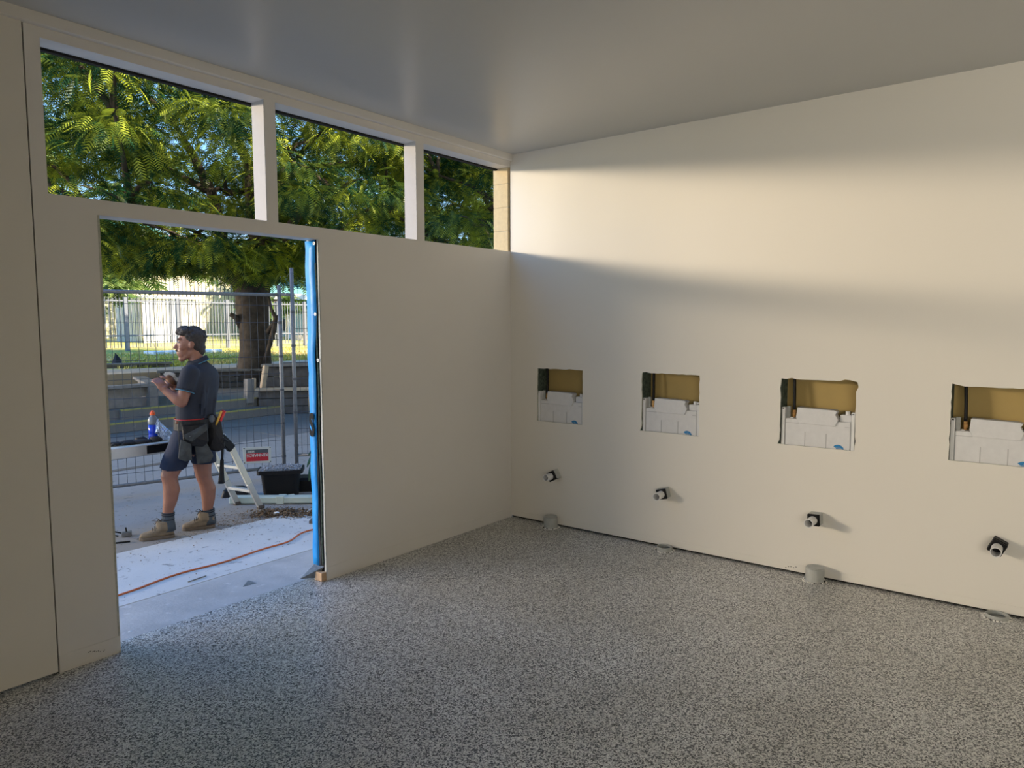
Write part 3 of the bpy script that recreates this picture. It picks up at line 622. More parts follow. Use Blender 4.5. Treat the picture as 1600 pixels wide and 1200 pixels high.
# work platform (trestle)
wp = thing('work_platform', 'aluminium folding work platform behind the man, ladder style legs', 'platform', (3.0, 5.9, GR))
PZ = .685; Y0, Y1 = 5.74, 6.06; XE = 3.40
MB().box((1.55, Y0 + .012, PZ - .012), (XE, Y1 - .012, PZ)).build('deck', M_alu_p, wp, bevel=.003)
MB().box((1.55, Y0, PZ - .085), (XE, Y0 + .03, PZ - .002)).build('side_rail', M_alu, wp, bevel=.003); MB().box((1.55, Y1 - .03, PZ - .085), (XE, Y1, PZ - .002)).build('side_rail', M_alu, wp, bevel=.003)
MB().box((2.72, Y0 - .002, PZ - .075), (XE - .01, Y0, PZ - .012)).build('dark_label', M_black, wp)
hinge = Vector((XE + .02, 0, PZ - .07))
for Y in (Y0 + .012, Y1 - .012):
    top = Vector((XE + .035, Y, PZ - .09)); foot = Vector((XE + .32, Y, GR + .012)); 
    if Y > 5.9: foot = Vector((XE + .27, Y, GR + .012)); top = Vector((XE + .0, Y, PZ - .09))
    kn = top.lerp(foot, .62)
    MB().bar(top, kn, .03, .052).build('leg', M_alu_p, wp, bevel=.003)
    lg = MB().bar(kn, foot, .032, .05).build('leg_end', M_alu, wp, bevel=.003)
    MB().obox(foot + Vector((.0, 0, .006)), (.03, 0, 0), (0, .022, 0), (0, 0, .015)).build('foot_pad', M_wood_dark, wp, bevel=.004)
    MB().bar(Vector((XE - .05, Y - .004, PZ - .02)), top.lerp(foot, .08), .045, .075).build('hinge_bracket', M_black, wp, bevel=.008)
    f2 = Vector((1.2, Y, GR)); MB().bar((1.58, Y, PZ - .06), f2, .03, .05).build('leg', M_alu_p, wp, bevel=.003)
for s_ in (.36, .72):
    MB().bar(Vector((XE + .035, Y0 + .02, PZ - .09)).lerp(Vector((XE + .32, Y0 + .02, GR)), s_), Vector((XE, Y1 - .02, PZ - .09)).lerp(Vector((XE + .27, Y1 - .02, GR)), s_), .05, .028).build('rung', M_alu, wp, bevel=.003)

# bottle, gloves, foil on the platform
bp_ = atY(240, 683, 5.87); bp_.z = PZ; b_ = thing('drink_bottle', 'blue drink bottle with grey top and orange cap on platform', 'bottle', bp_)
M_bb = mat('blue_drink', (.0, .035, .50), .25); M_lab = mat('bottle_top', (.18, .20, .22), .3); M_oc = mat('orange_cap', (.85, .12, .02), .4)
def lathe(c, prof, n=18):
    return [[Vector(c) + Vector((r * math.cos(a), r * math.sin(a), z)) for a in [2 * math.pi * k / n for k in range(n)]] for r, z in prof]
MB().loft(lathe(bp_, [(.030, 0), (.037, .006), (.037, .05), (.034, .06), (.037, .07), (.037, .135)])).build('body', M_bb, b_, smooth=True)
MB().loft(lathe(bp_, [(.037, .135), (.0385, .15), (.037, .175), (.028, .195), (.018, .205), (.018, .214)])).build('shoulder', M_lab, b_, smooth=True)
MB().loft(lathe(bp_, [(.021, .212), (.021, .232), (.017, .236)])).loft(lathe(bp_, [(.012, .234), (.012, .246), (.009, .249)])).build('cap', M_oc, b_, smooth=False)
M_foil = mat('foil', (.50, .60, .78), .22, metal=.85, bump=(90, 1.0)); M_glove = mat('black_glove', (.012, .012, .014), .8, noise=(12, .5, (.03, .028, .028)))
fc = atY(258, 681, 5.82); fc.z = PZ; mb = MB(); r0 = random.Random(3)
prof = [(.005, .17, -.055), (.018, .14, -.05), (.035, .11, -.035), (.055, .08, -.012), (.062, .05, .004), (.066, .02, .012), (.05, .0, .014)]
rings = []
for r, z, ox in prof: rings.append([fc + Vector((ox + r * math.cos(a) * (1 + r0.uniform(-.28, .28)), r * .6 * math.sin(a) * (1 + r0.uniform(-.28, .28)), max(0.001, z + r0.uniform(-.014, .014)))) for a in [2 * math.pi * k / 18 for k in range(18)]])
mb.loft(rings); tag(mb.build('foil_wrapper', M_foil), 'crumpled silver foil wrapper beside the blue bottle', 'foil')
gc = atY(207, 688, 5.85); gc.z = PZ; g_ = thing('work_gloves', 'pair of crumpled black work gloves on left of platform', 'gloves', gc)
for k, (ox, oy, a) in enumerate(((-.02, .03, .1), (.06, -.02, -.15))):
    mb = MB(); d = Vector((math.cos(a), math.sin(a), 0)); s = Vector((-d.y, d.x, 0)); c = gc + Vector((ox, oy, .014))
    mb.sph(c, (.085, .045, .02), (d, s, Vector((0, 0, 1)))); 
    for q in range(4): mb.tube([c - d * .06 + s * (.027 - .018 * q), c - d * (.12 + .01 * (q % 2)) + s * (.035 - .022 * q) + Vector((0, 0, .004)), c - d * (.15 + .008 * ((q + 1) % 3)) + s * (.04 - .025 * q) - Vector((0, 0, .004))], [.012, .011, .006], 7)
    mb.tube([c + d * .07, c + d * .13 + Vector((0, 0, .006)), c + d * .155], [.03, .024, .012], 8)
    mb.build('glove', M_glove, g_, smooth=True)
# distant items on garden beds
p = atY(181, 575, 18.8); o = MB().loft([[p + Vector((r * math.cos(a) + ox, r * .6 * math.sin(a), z)) for a in [k * math.pi / 3 for k in range(6)]] for r, z, ox in ((.10, -.02, 0), (.14, .08, .02), (.10, .2, .04), (.03, .33, .02), (.008, .37, .0))]).build('dark_bag', mat('dark_cloth', (.03, .04, .06), .8)); tag(o, 'small dark pointed bag on the far garden bed', 'bag')
# ------------------------------------------------------------------ trees
def leafmat(name, a, b, tr, sc=.9):
    m = bpy.data.materials.new(name); m.use_nodes = True; n = m.node_tree; n.nodes.clear()
    out = n.nodes.new('ShaderNodeOutputMaterial'); d = n.nodes.new('ShaderNodeBsdfDiffuse'); tl = n.nodes.new('ShaderNodeBsdfTranslucent'); mx = n.nodes.new('ShaderNodeMixShader'); mx.inputs[0].default_value = tr
    g = n.nodes.new('ShaderNodeBsdfGlossy'); g.inputs['Roughness'].default_value = .45; g.inputs[0].default_value = (.5, .5, .5, 1); m2 = n.nodes.new('ShaderNodeMixShader'); m2.inputs[0].default_value = .06
    t = n.nodes.new('ShaderNodeTexCoord'); x = n.nodes.new('ShaderNodeTexNoise'); x.inputs['Scale'].default_value = sc; x.inputs['Detail'].default_value = 7; x.inputs['Roughness'].default_value = .7
    r = n.nodes.new('ShaderNodeValToRGB'); r.color_ramp.elements[0].position = .45; r.color_ramp.elements[0].color = (*a, 1); r.color_ramp.elements[1].position = .61; r.color_ramp.elements[1].color = (*b, 1)
    n.links.new(t.outputs['Object'], x.inputs[0]); n.links.new(x.outputs[0], r.inputs[0])
    n.links.new(r.outputs[0], d.inputs[0]); n.links.new(r.outputs[0], tl.inputs[0]); n.links.new(d.outputs[0], mx.inputs[1]); n.links.new(tl.outputs[0], mx.inputs[2])
    n.links.new(mx.outputs[0], m2.inputs[1]); n.links.new(g.outputs[0], m2.inputs[2]); n.links.new(m2.outputs[0], out.inputs[0]); return m
M_fern = leafmat('jacaranda_leaf', (.014, .070, .028), (.52, .58, .05), .30)
M_far = leafmat('far_leaf', (.10, .19, .04), (.30, .36, .10), .3)
M_dk = leafmat('dark_leaf', (.03, .085, .03), (.09, .18, .05), .25)
def frond_template(npair=8, L=.30, pl=.085, pw=.024):
    V = []
    for i in range(npair):
        u = (i + .6) / npair; x = L * u; z = -.28 * L * u * u; ll = pl * math.sin(math.pi * (u * .8 + .14)) ** .6
        for s_ in (-1, 1):
            dx, dy = .5 * ll, .85 * ll * s_; w = pw / 2
            V += [(x - w, 0, z), (x + w, 0, z), (x + dx + w * .45, dy, z - .25 * ll), (x + dx - w * .45, dy, z - .25 * ll)]
    return np.array(V)
TPL = frond_template()
def fronds(cent, dirs, scale, tpl=TPL, roll=.5):
    n = len(cent); d = dirs / np.linalg.norm(dirs, axis=1, keepdims=True)
    up = np.array([0, 0, 1.]) + rng.normal(0, roll, (n, 3)) * .45
    y = np.cross(up, d); y /= np.linalg.norm(y, axis=1, keepdims=True) + 1e-9; z = np.cross(d, y)
    R = np.stack([d, y, z], 1)                               # n,3,3
    V = cent[:, None, :] + scale[:, None, None] * np.einsum('kj,njc->nkc', tpl, R)
    return V.reshape(-1, 3)
def crown(name, label, group, base, clumps, per, mat_, trunkpts=None, trunkr=None, tpl=TPL, sc=(.8, 1.25), limbs=True, barkmat=None, spread=.62):
    t = thing(name, label, 'tree', base, group)
    C_ = np.repeat(clumps[:, :3], per, 0); Rr = np.repeat(clumps[:, 3], per); n = len(C_)
    d = rng.normal(0, 1, (n, 3)); d /= np.linalg.norm(d, axis=1, keepdims=True)
    q = rng.uniform(.05, 1, n) ** .6; pos = C_ + d * (Rr * q)[:, None] * np.array([1, 1, .22]); pos[:, 2] -= .35 * Rr * q * q * np.hypot(d[:, 0], d[:, 1])
    dd = d * np.array([1, 1, .3]) + rng.normal(0, .3, (n, 3)); dd[:, 2] -= .35
    V = fronds(pos, dd, rng.uniform(*sc, n), tpl)
    f = np_mesh('foliage', V, np.arange(len(V)).reshape(-1, 4), mat_, t); f['kind'] = 'stuff'
    bm_ = barkmat or M_bark
    if trunkpts:
        MB().tube(trunkpts, trunkr, 14).build('trunk', bm_, t, smooth=True)
        if limbs:
            r0 = random.Random(11); src = [Vector(p) for p in limbs]
            big = sorted(range(len(clumps)), key=lambda i: -clumps[i][3])[:90]
            for i in big[::1]:
                c = Vector(clumps[i][:3]); s_ = min(src, key=lambda p: (p - c).length + (0 if p.z < c.z else 2)); mid = s_.lerp(c, .5) + Vector((r0.uniform(-.3, .3), r0.uniform(-.3, .3), r0.uniform(0, .4)))
                L = (c - s_).length
                MB().tube([s_, s_.lerp(mid, .5) + Vector((0, 0, .1)), mid, mid.lerp(c, .55) + Vector((0, 0, .05)), c], [.05 + .008 * L, .04, .032, .022, .01], 6).build('branch', bm_, t, smooth=True)
                src.append(mid)
    return t
def shell_clumps(c, r, n, rmin=.45, zmin=None, size=(.7, 1.15), seed=1, keep=None):
    g = np.random.default_rng(seed); out = []
    while len(out) < n:
        v = g.normal(0, 1, 3); v /= np.linalg.norm(v); q = g.uniform(rmin ** 3, 1) ** (1 / 3)
        p = np.array(c) + v * q * np.array(r)
        if zmin and p[2] < zmin: continue
        if keep and not keep(p): continue
        out.append((*p, g.uniform(*size)))
    return np.array(out)
def topix(p):
    d = Vector(p) - EYE; k = d.dot(CF); return 800 + F_PX * d.dot(CR) / k, 600 - F_PX * d.dot(CU) / k
TD = 16.4
tb_ = atP(398, 574, EYE + CF * 16.2, CF)
def T(x, y, off=0): return atP(x, y, EYE + CF * (16.2 - off), CF)
tr = [T(397, 596), T(398, 572), T(399, 545), T(397, 515), T(394, 480), T(394, 455), T(400, 435)]
def keepA(p):
    x, y = topix(p)
    ymax = 405 if x < 350 else 412
    return y < ymax
cl = shell_clumps((8.8, 14.6, 6.9), (7.2, 4.6, 4.6), 520, .35, 3.0, seed=4, keep=keepA)
r0 = random.Random(77); low = []
for i in range(60):
    x = r0.uniform(150, 490); y = (r0.uniform(352, 402) if x < 230 else r0.uniform(378, 404)) if x < 350 else r0.uniform(375, 418)
    p = atP(x, y, EYE + CF * (16.2 - r0.uniform(-1.5, 1.8)), CF); low.append((*p, r0.uniform(.55, .85)))
cl = np.vstack([cl, np.array(low)])
lp = [T(350, 392), T(345, 350), T(330, 300), T(400, 380), T(420, 330), T(440, 280), T(300, 240), T(390, 260), T(470, 330), T(360, 200), T(270, 190), T(230, 260)]
tree = crown('jacaranda_tree', 'big feathery leaved tree with dark forked trunk filling the doorway view', 'leafy trees in the yard', tuple(tb_), cl, 88, M_fern, tr, [.44, .37, .33, .32, .36, .36, .26], limbs=lp, sc=(.75, 1.25))
for pts, rs in (([T(386, 462), T(366, 428), T(350, 395), T(343, 355), T(330, 300), T(300, 240), T(270, 190)], [.22, .17, .15, .13, .11, .09, .05]),
                ([T(400, 450), T(408, 420), T(403, 385), T(395, 330), T(390, 260), T(360, 200)], [.24, .2, .18, .15, .12, .07]),
                ([T(405, 440), T(425, 410), T(440, 375), T(470, 330), T(520, 290)], [.18, .14, .12, .1, .06]),
                ([T(385, 432), T(368, 410), T(350, 402), T(330, 385)], [.11, .08, .05, .03]),
                ([T(403, 385), T(420, 330), T(440, 280), T(452, 230)], [.13, .11, .08, .05]),
                ([T(330, 300), T(300, 285), T(262, 265), T(230, 260), T(190, 285)], [.1, .08, .07, .05, .03])):
    MB().tube(pts, rs, 9).build('limb', M_bark, tree, smooth=True)
MB().tube([T(380, 510, .1), T(370, 497, .25), T(360, 491, .35)], [.12, .07, .05], 8).build('cut_stub', M_bark, tree, smooth=True)
MB().tube([T(412, 570, .2), T(420, 545, .3), T(428, 515, .3), T(431, 497, .3), T(424, 483, .3), T(420, 465, .3), T(421, 440, .3)], [.06, .05, .06, .05, .035, .03, .025], 7).build('side_stem', M_bark, tree, smooth=True)
MB().tube([T(418, 520, .2), T(426, 508, .3), T(431, 498, .3), T(438, 490, .3)], [.06, .05, .04, .015], 7).build('side_stem', M_bark, tree, smooth=True)
# second, nearer tree to the right (seen through the last high opening)
cl = shell_clumps((14.6, 11.0, 4.6), (3.6, 3.4, 2.8), 110, .3, 2.2, seed=6)
crown('jacaranda_tree', 'dark feathery tree filling the right hand high window opening', 'leafy trees in the yard', (14.6, 11.0, 0), cl, 85, M_fern, [(14.6, 11, 0), (14.6, 11, 2), (14.5, 11.1, 4)], [.25, .2, .12], limbs=[(14.6, 11, 2.5)])
# far trees
far = frond_template(5, .5, .3, .10)
for i, (x, y, Y, r, h, l) in enumerate(((120, 300, 34, 6.0, 9, 'pale distant tree at the far left beyond the lawn'), (148, 440, 28, 1.6, 2.0, 'yellow green bush at the left end of the white paling fence'), (430, 470, 34, 2.0, 1.6, 'yellow green shrub behind the paling fence right of the trunk'), (560, 330, 36, 8, 6, 'distant tree mass behind the teal roof'), (820, 330, 24, 7, 6, 'distant dark trees behind the right end of the wall'))):
    p = atY(x, y, Y); c = (p.x, p.y, p.z)
    cl = shell_clumps(c, (r, r * .7, h * .55), 70 if r > 3 else 26, .3, .9, (.8, 1.4) if r > 3 else (.35, .6), seed=30 + i)
    base = (p.x, p.y, lz(p.x, p.y) if p.y > 16.6 else 0)
    crown('garden_tree', l, 'distant trees', base, cl, 34, M_far if i < 3 else M_dk, [base, (p.x, p.y, p.z)], [.2, .1], tpl=far, sc=(.8, 1.3) if r > 3 else (.4, .7), limbs=False)
# spiky yucca under the right opening
yc = Vector((9.05, 7.05, 0)); yk = thing('spiky_plant', 'tall spiky strap leaved plant at the sill of the right opening', 'plant', yc)
MB().tube([yc, yc + Vector((.05, 0, 1.1)), yc + Vector((.1, 0, 1.9))], [.12, .09, .09], 8).build('stem', M_bark, yk, smooth=True)
r0 = random.Random(9); mb = MB()
for i in range(75):
    a = r0.uniform(0, 6.28); el = r0.uniform(.5, 1.45); L = r0.uniform(.9, 1.35); d = Vector((math.cos(a) * math.cos(el), math.sin(a) * math.cos(el), math.sin(el))); s = d.cross(Vector((0, 0, 1))).normalized()
    b0 = yc + Vector((.1, 0, 1.65 + r0.uniform(0, .3))) + s * r0.uniform(-.25, .25); pts = []
    for k in range(5):
        u = k / 4; c = b0 + d * L * u - Vector((0, 0, .22 * u ** 3)); w = .026 * (1 - u) ** .6 + .002; pts.append((c - s * w, c + s * w))
    mb.add([v for pr_ in pts for v in pr_], [(2 * k, 2 * k + 1, 2 * k + 3, 2 * k + 2) for k in range(4)])
tag(mb.build('strap_leaves', mat('strap_leaf', (.10, .15, .06), .5, noise=(5, .5, (.26, .30, .12))), yk), kind='stuff')

# ------------------------------------------------------------------ buildings beyond the lawn
M_hall = mat('cream_cladding', (.84, .75, .50), .6); M_tealtrim = mat('teal_trim', (.05, .25, .22), .5); M_terra = mat('terracotta', (.55, .20, .09), .8, noise=(3, .5, (.42, .15, .07)))
M_shed = mat('white_cladding', (.82, .84, .86), .5); M_beige = mat('beige_render', (.60, .50, .38), .8); M_teal = mat('teal_roof', (.20, .46, .40), .7); M_pale = mat('pale_blue_wall', (.55, .72, .80), .6); M_dark = mat('dark_opening', (.03, .035, .05), .6)
M_rib_shade = mat('cladding_groove_shade', (.30, .29, .26), .8)  # shade of the rib grooves, put into a darker colour
M_pal = mat('paling_white', (.20, .21, .24), .5)
def clad(m, a, b, z0, ztop, sp, d=.05):
    """ribbed cladding from a to b (2D), top given by function of position"""
    a = Vector((*a, 0)); b = Vector((*b, 0)); L = (b - a).length; u = (b - a) / L; n_ = Vector((u.y, -u.x, 0)); n = int(L / sp); vs = []
    for i in range(n):
        for (q, o_) in ((0, 0), (.78, 0), (.84, -d), (.94, -d)):
            s = (i + q) * sp; p = a + u * s + n_ * o_; vs.append((p.x, p.y, z0)); vs.append((p.x, p.y, ztop(s)))
    N = len(vs) // 2
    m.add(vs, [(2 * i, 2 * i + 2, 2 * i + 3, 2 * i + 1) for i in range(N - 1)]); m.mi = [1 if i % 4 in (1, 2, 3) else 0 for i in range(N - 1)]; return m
Y = 40; xl, xr = atY(150, 500, Y).x, atY(432, 500, Y).x; zp = atY(205, 346, Y).z; xp = atY(205, 346, Y).x; zr = atY(400, 445, Y).z; xr0 = atY(400, 445, Y).x
sl = (zp - zr) / (xr0 - xp)
top = lambda s: zp - sl * abs(xl + s - xp)
hb = thing('hall_building', 'large cream hall with vertical cladding behind the white palings', 'building', (xl, Y, 1.0))
clad(MB(), (xl, Y), (xr, Y), .8, top, .235).build('cladding', [M_hall, M_rib_shade], hb)
zr_ = zp - sl * (xr - xp)
MB().bar((xp, Y - .1, zp + .05), (xr, Y - .1, zr_ + .05), .3, .22).build('rake_trim', M_tealtrim, hb)
MB().bar((xp, Y - .1, zp + .05), (xl, Y - .1, zp - sl * (xp - xl) + .05), .3, .22).build('rake_trim', M_tealtrim, hb)
MB().add([(xp, Y, zp + .1), (xr, Y, zr_ + .1), (xr, Y + 14, zr_ + .1), (xp, Y + 14, zp + .1), (xl, Y, zp - sl * (xp - xl) + .1), (xl, Y + 14, zp - sl * (xp - xl) + .1)], [(0, 1, 2, 3), (0, 3, 5, 4)]).build('roof', M_teal, hb)
MB().box((xl, Y + .2, .8), (xr, Y + 14, zr_ - .2)).build('core', M_hall, hb)
# terracotta roofed house further back
p = atY(300, 398, 62); tr_ = thing('brick_house', 'terracotta roofed house showing above the cream hall', 'building', (p.x, 62, 1))
MB().box((p.x - 4, 60, 1), (p.x + 4, 70, p.z - 1.6)).build('wall', M_beige, tr_)
MB().add([(p.x - 5, 59.5, p.z - 1.8), (p.x + 5, 59.5, p.z - 1.8), (p.x + 5, 70.5, p.z - 1.8), (p.x - 5, 70.5, p.z - 1.8), (p.x - 2, 65, p.z + 1.9), (p.x + 2, 65, p.z + 1.9)], [(0, 1, 5, 4), (1, 2, 5), (2, 3, 4, 5), (3, 0, 4), (0, 3, 2, 1)]).build('roof', M_terra, tr_)
# white shed
Y = 33; c0 = atY(223, 500, Y); x1 = atY(312, 500, Y).x; zt = atY(223, 466, Y).z; zg = lz(c0.x, Y) - .05
dl = pix(181, 500); yl = Y + 5.5; xlft = c0.x - .05
sh = thing('garden_shed', 'white corrugated shed, shaded bluish left side, behind the palings', 'shed', (c0.x, Y, zg))
# left side recedes so that it shows between px 181 and 223
q = EYE + pix(181, 500) * ((Y + 3.2) / pix(181, 500).y)
clad(MB(), (q.x, Y + 3.2), (c0.x, Y), zg, lambda s: zt, .18, .03).build('side_wall', [M_shed, M_rib_shade], sh)
clad(MB(), (c0.x, Y), (x1, Y), zg, lambda s: zt, .18, .03).build('front_wall', [M_shed, M_rib_shade], sh)
MB().add([(q.x - .1, Y + 3.2, zt), (c0.x - .05, Y - .12, zt), (x1 + .1, Y - .12, zt), (x1, Y + 3.2, zt), (q.x - .1, Y + 3.2, zt + .1), (c0.x - .05, Y - .12, zt + .1), (x1 + .1, Y - .12, zt + .1), (x1, Y + 3.2, zt + .1)], [(0, 1, 5, 4), (1, 2, 6, 5), (4, 5, 6, 7), (0, 3, 2, 1), (2, 3, 7, 6)]).build('roof', M_shed, sh)
dxx = atY(265, 500, Y).x; MB().box((dxx, Y - .06, zg), (dxx + .1, Y, zt)).build('door_post', M_pal, sh)
# beige block far left
a = atY(140, 520, 44); b = atY(181, 520, 44); z1 = atY(160, 476, 44).z; z2 = atY(160, 500, 44).z
bb = thing('beige_block', 'low beige building with dark base left of the white shed', 'building', (a.x, 44, 1)); MB().box((a.x, 44, z2), (b.x, 50, z1)).build('wall', M_beige, bb); MB().box((a.x, 44.1, 1), (b.x, 50, z2)).build('base', M_dark, bb)
# white path slab on lawn
a = atY(226, 546, 23.5); b = atY(345, 543, 23.0); o = MB().box((a.x, 22.9, lz(a.x, 23)), (b.x, 23.6, lz(a.x, 23) + .12)).build('concrete_plinth', M_shed, bevel=.02); tag(o, 'low white concrete plinth on the lawn behind the man', 'plinth')
# white paling fence
Y = 26; pf = thing('paling_fence', 'long white steel paling fence across the lawn', 'fence', (14, Y, lz(14, Y)))
xa, xb = atY(140, 500, Y).x, atY(560, 500, Y).x; zt = atY(300, 468, Y).z; mb = MB(); x = xa
while x < xb:
    z0 = lz(x, Y) + .12; mb.bar((x, Y, z0), (x, Y, zt), .022, .02, up=(0, 1, 0)); x += .125
tag(mb.build('palings', M_pal, pf), kind='stuff')
for zf in (.28, 1.0):
    z0 = lerp(lz(xa, Y), zt, zf if zf < 1 else .93); MB().box((xa, Y - .03, z0), (xb, Y + .03, z0 + .05)).build('rail', M_pal, pf)
for px_ in (197, 278, 355, 434, 475.5, 540):
    x = atY(px_, 500, Y).x; MB().box((x - .06, Y - .05, lz(x, Y) - .1), (x + .06, Y + .05, zt + .02)).build('post', M_pal, pf)
# teal canopy building to the right
Y = 34; z = lambda y: atY(450, y, Y).z; X = lambda x: atY(x, 450, Y).x
cb = thing('canopy_building', 'pale blue building with teal roofed canopy right of the tree', 'building', (X(450), Y, 1))
MB().add([(X(412), Y, z(462)), (X(560), Y, z(452)), (X(600), Y + 5, z(418)), (X(450), Y + 5, z(428)), (X(412), Y, z(468)), (X(560), Y, z(458)), (X(600), Y + 5, z(424)), (X(450), Y + 5, z(434))], [(0, 1, 2, 3), (0, 4, 5, 1), (1, 5, 6, 2), (2, 6, 7, 3), (3, 7, 4, 0), (4, 7, 6, 5)]).build('canopy_roof', M_teal, cb)
MB().box((X(411), Y - .1, z(468)), (X(560), Y, z(459))).build('fascia', M_shed, cb)
for px_ in (452, 484, 530): MB().box((X(px_) - .12, Y - .0, .8), (X(px_) + .12, Y + .24, z(466))).build('column', M_shed, cb)
MB().box((X(458), Y + 3, .8), (X(600), Y + 5.2, z(452))).build('wall', M_pale, cb)
for px_ in (474, 482, 495): MB().box((X(px_) - .2, Y + 2.93, z(518)), (X(px_) + .25, Y + 3, z(498))).build('window', M_dark, cb)
o = MB().box((X(425), Y - 2, .7), (X(600), Y - 1.6, z(523))).build('garden_wall', M_beige); tag(o, 'low beige rendered wall behind the palings on the right', 'wall')
o = MB().box((X(466), Y - 2.6, .7), (X(600), Y - 2.1, z(532))).build('bench_seat', M_pal); tag(o, 'grey bench in front of the low beige wall', 'bench')
# ------------------------------------------------------------------ the man
GM = Vector((2.93, 5.55, GR)); NM = Vector((-.47, -.883, 0)); LM = Vector((-.883, .47, 0)); UZ = Vector((0, 0, 1))
def P(x, y, n=0): return atP(x, y, GM + NM * n, NM)
az = lambda a: Vector((math.cos(math.radians(a)), math.sin(math.radians(a)), 0))
TF = az(122); TW = az(212)           # torso facing, his left
HF = az(151); HS = az(241)           # head facing, his left
M_skin = mat('skin', (.27, .115, .07), .5, noise=(18, .6, (.21, .088, .053)), bump=(150, .05))
M_hair = mat('dark_hair', (.012, .009, .007), .6, noise=(60, .5, (.035, .025, .02)), bump=(140, .9))
M_shirt = mat('navy_polo', (.013, .016, .026), .9, noise=(6, .5, (.02, .024, .036)), bump=(9, .5))
M_pipe = mat('cyan_piping', (.05, .20, .30), .6); M_short = mat('navy_shorts', (.005, .010, .028), .85, noise=(8, .5, (.008, .015, .038)), bump=(12, .6))
M_leather = mat('black_leather', (.006, .006, .007), .5, bump=(30, .5), spec=.3); M_suede = mat('grey_suede', (.016, .018, .018), .9, noise=(14, .5, (.06, .064, .062)), bump=(30, .5))
M_sock = mat('grey_sock', (.055, .07, .085), .95, bump=(120, .4)); M_sock2 = mat('dark_sock_band', (.015, .017, .025), .95)
M_boot = mat('tan_suede', (.15, .115, .075), .9, noise=(16, .5, (.23, .175, .115)), bump=(40, .5)); M_sole = mat('boot_sole', (.16, .12, .085), .8, noise=(20, .5, (.10, .08, .06)))
M_redtool = mat('red_handle', (.50, .015, .012), .4); M_ytool = mat('yellow_handle', (.60, .32, .04), .45)
man = thing('person', 'dark haired man in navy polo, shorts and tool belt standing outside doorway', 'person', GM)
def remesh(o, vox, sm=6, fac=.5):
    r = o.modifiers.new('r', 'REMESH'); r.mode = 'VOXEL'; r.voxel_size = vox; r.use_smooth_shade = True
    s_ = o.modifiers.new('s', 'SMOOTH'); s_.iterations = sm; s_.factor = fac; return o
def limb(m, pts, rs, n=14, sq=1.0):
    m.tube(pts, rs, n); m.sph(pts[0], rs[0], n=n); m.sph(pts[-1], rs[-1], n=n)
b = MB()
def el(x, y, n, w, d, F=TF, Wd=TW): return (P(x, y, n), Wd * w, F * d)
b.ell([el(303, 690, 0, .15, .11), el(304, 668, 0, .165, .12), el(306, 645, 0, .155, .11), el(308, 620, 0, .165, .115), el(311, 598, 0, .18, .115), el(312, 582, 0, .17, .10), el(311, 572, 0, .10, .08), el(309, 563, 0, .062, .062)], 20)
# neck and head
b.ell([(P(311, 574), HS * .066, HF * .07), (P(308, 564), HS * .060, HF * .062), (P(304, 553), HS * .056, HF * .058), (P(301, 543), HS * .056, HF * .06)], 16)
hc = P(300, 533); px1 = 1 / 192
b.sph(hc, (.096, .075, .100), (HF, HS, UZ), 20, 14)
b.sph(P(289, 538), (.055, .060, .075), (HF, HS, UZ), 16, 10)
b.sph(P(287, 550), (.050, .052, .058), (HF, HS, UZ), 16, 10)
b.sph(P(284, 561), (.026, .028, .022), (HF, HS, UZ), 10, 8)
b.tube([P(300, 551, .03), P(291, 557, .03), P(284, 562, .005)], [.026, .024, .018], 8); b.tube([P(300, 551, -.03), P(291, 557, -.03), P(284, 562, -.005)], [.026, .024, .018], 8)
b.tube([P(281, 532), P(276, 539), P(273.5, 543.5)], [.011, .012, .0145], 8); b.sph(P(273.2, 543.5), (.014, .013, .010), (HF, HS, UZ), 8, 6)
for s_ in (1, -1): b.sph(P(276, 545) + HS * s_ * .012, (.010, .009, .008), (HF, HS, UZ), 8, 6); b.tube([P(279.5, 530) + HS * .004 * s_, P(281, 529.5) + HS * .045 * s_], [.010, .009], 8)
b.sph(P(277.5, 550.5), (.011, .022, .005), (HF, HS, UZ), 8, 6); b.sph(P(278, 553.5), (.011, .020, .006), (HF, HS, UZ), 8, 6)
for s_ in (1, -1): b.sph(P(285.5, 543) + HS * s_ * .045, (.03, .018, .022), (HF, HS, UZ), 8, 6)
for s_ in (1, -1):
    ec = P(298.5, 539) + HS * .074 * s_; b.sph(ec, (.019, .009, .032), ((HF * .95 - UZ * .1 + HS * s_ * -.25).normalized(), HS, UZ), 10, 8); b.sph(ec + HS * s_ * .006 + UZ * .004 - HF * .006, (.018, .007, .026), (HF, HS, UZ), 10, 8)
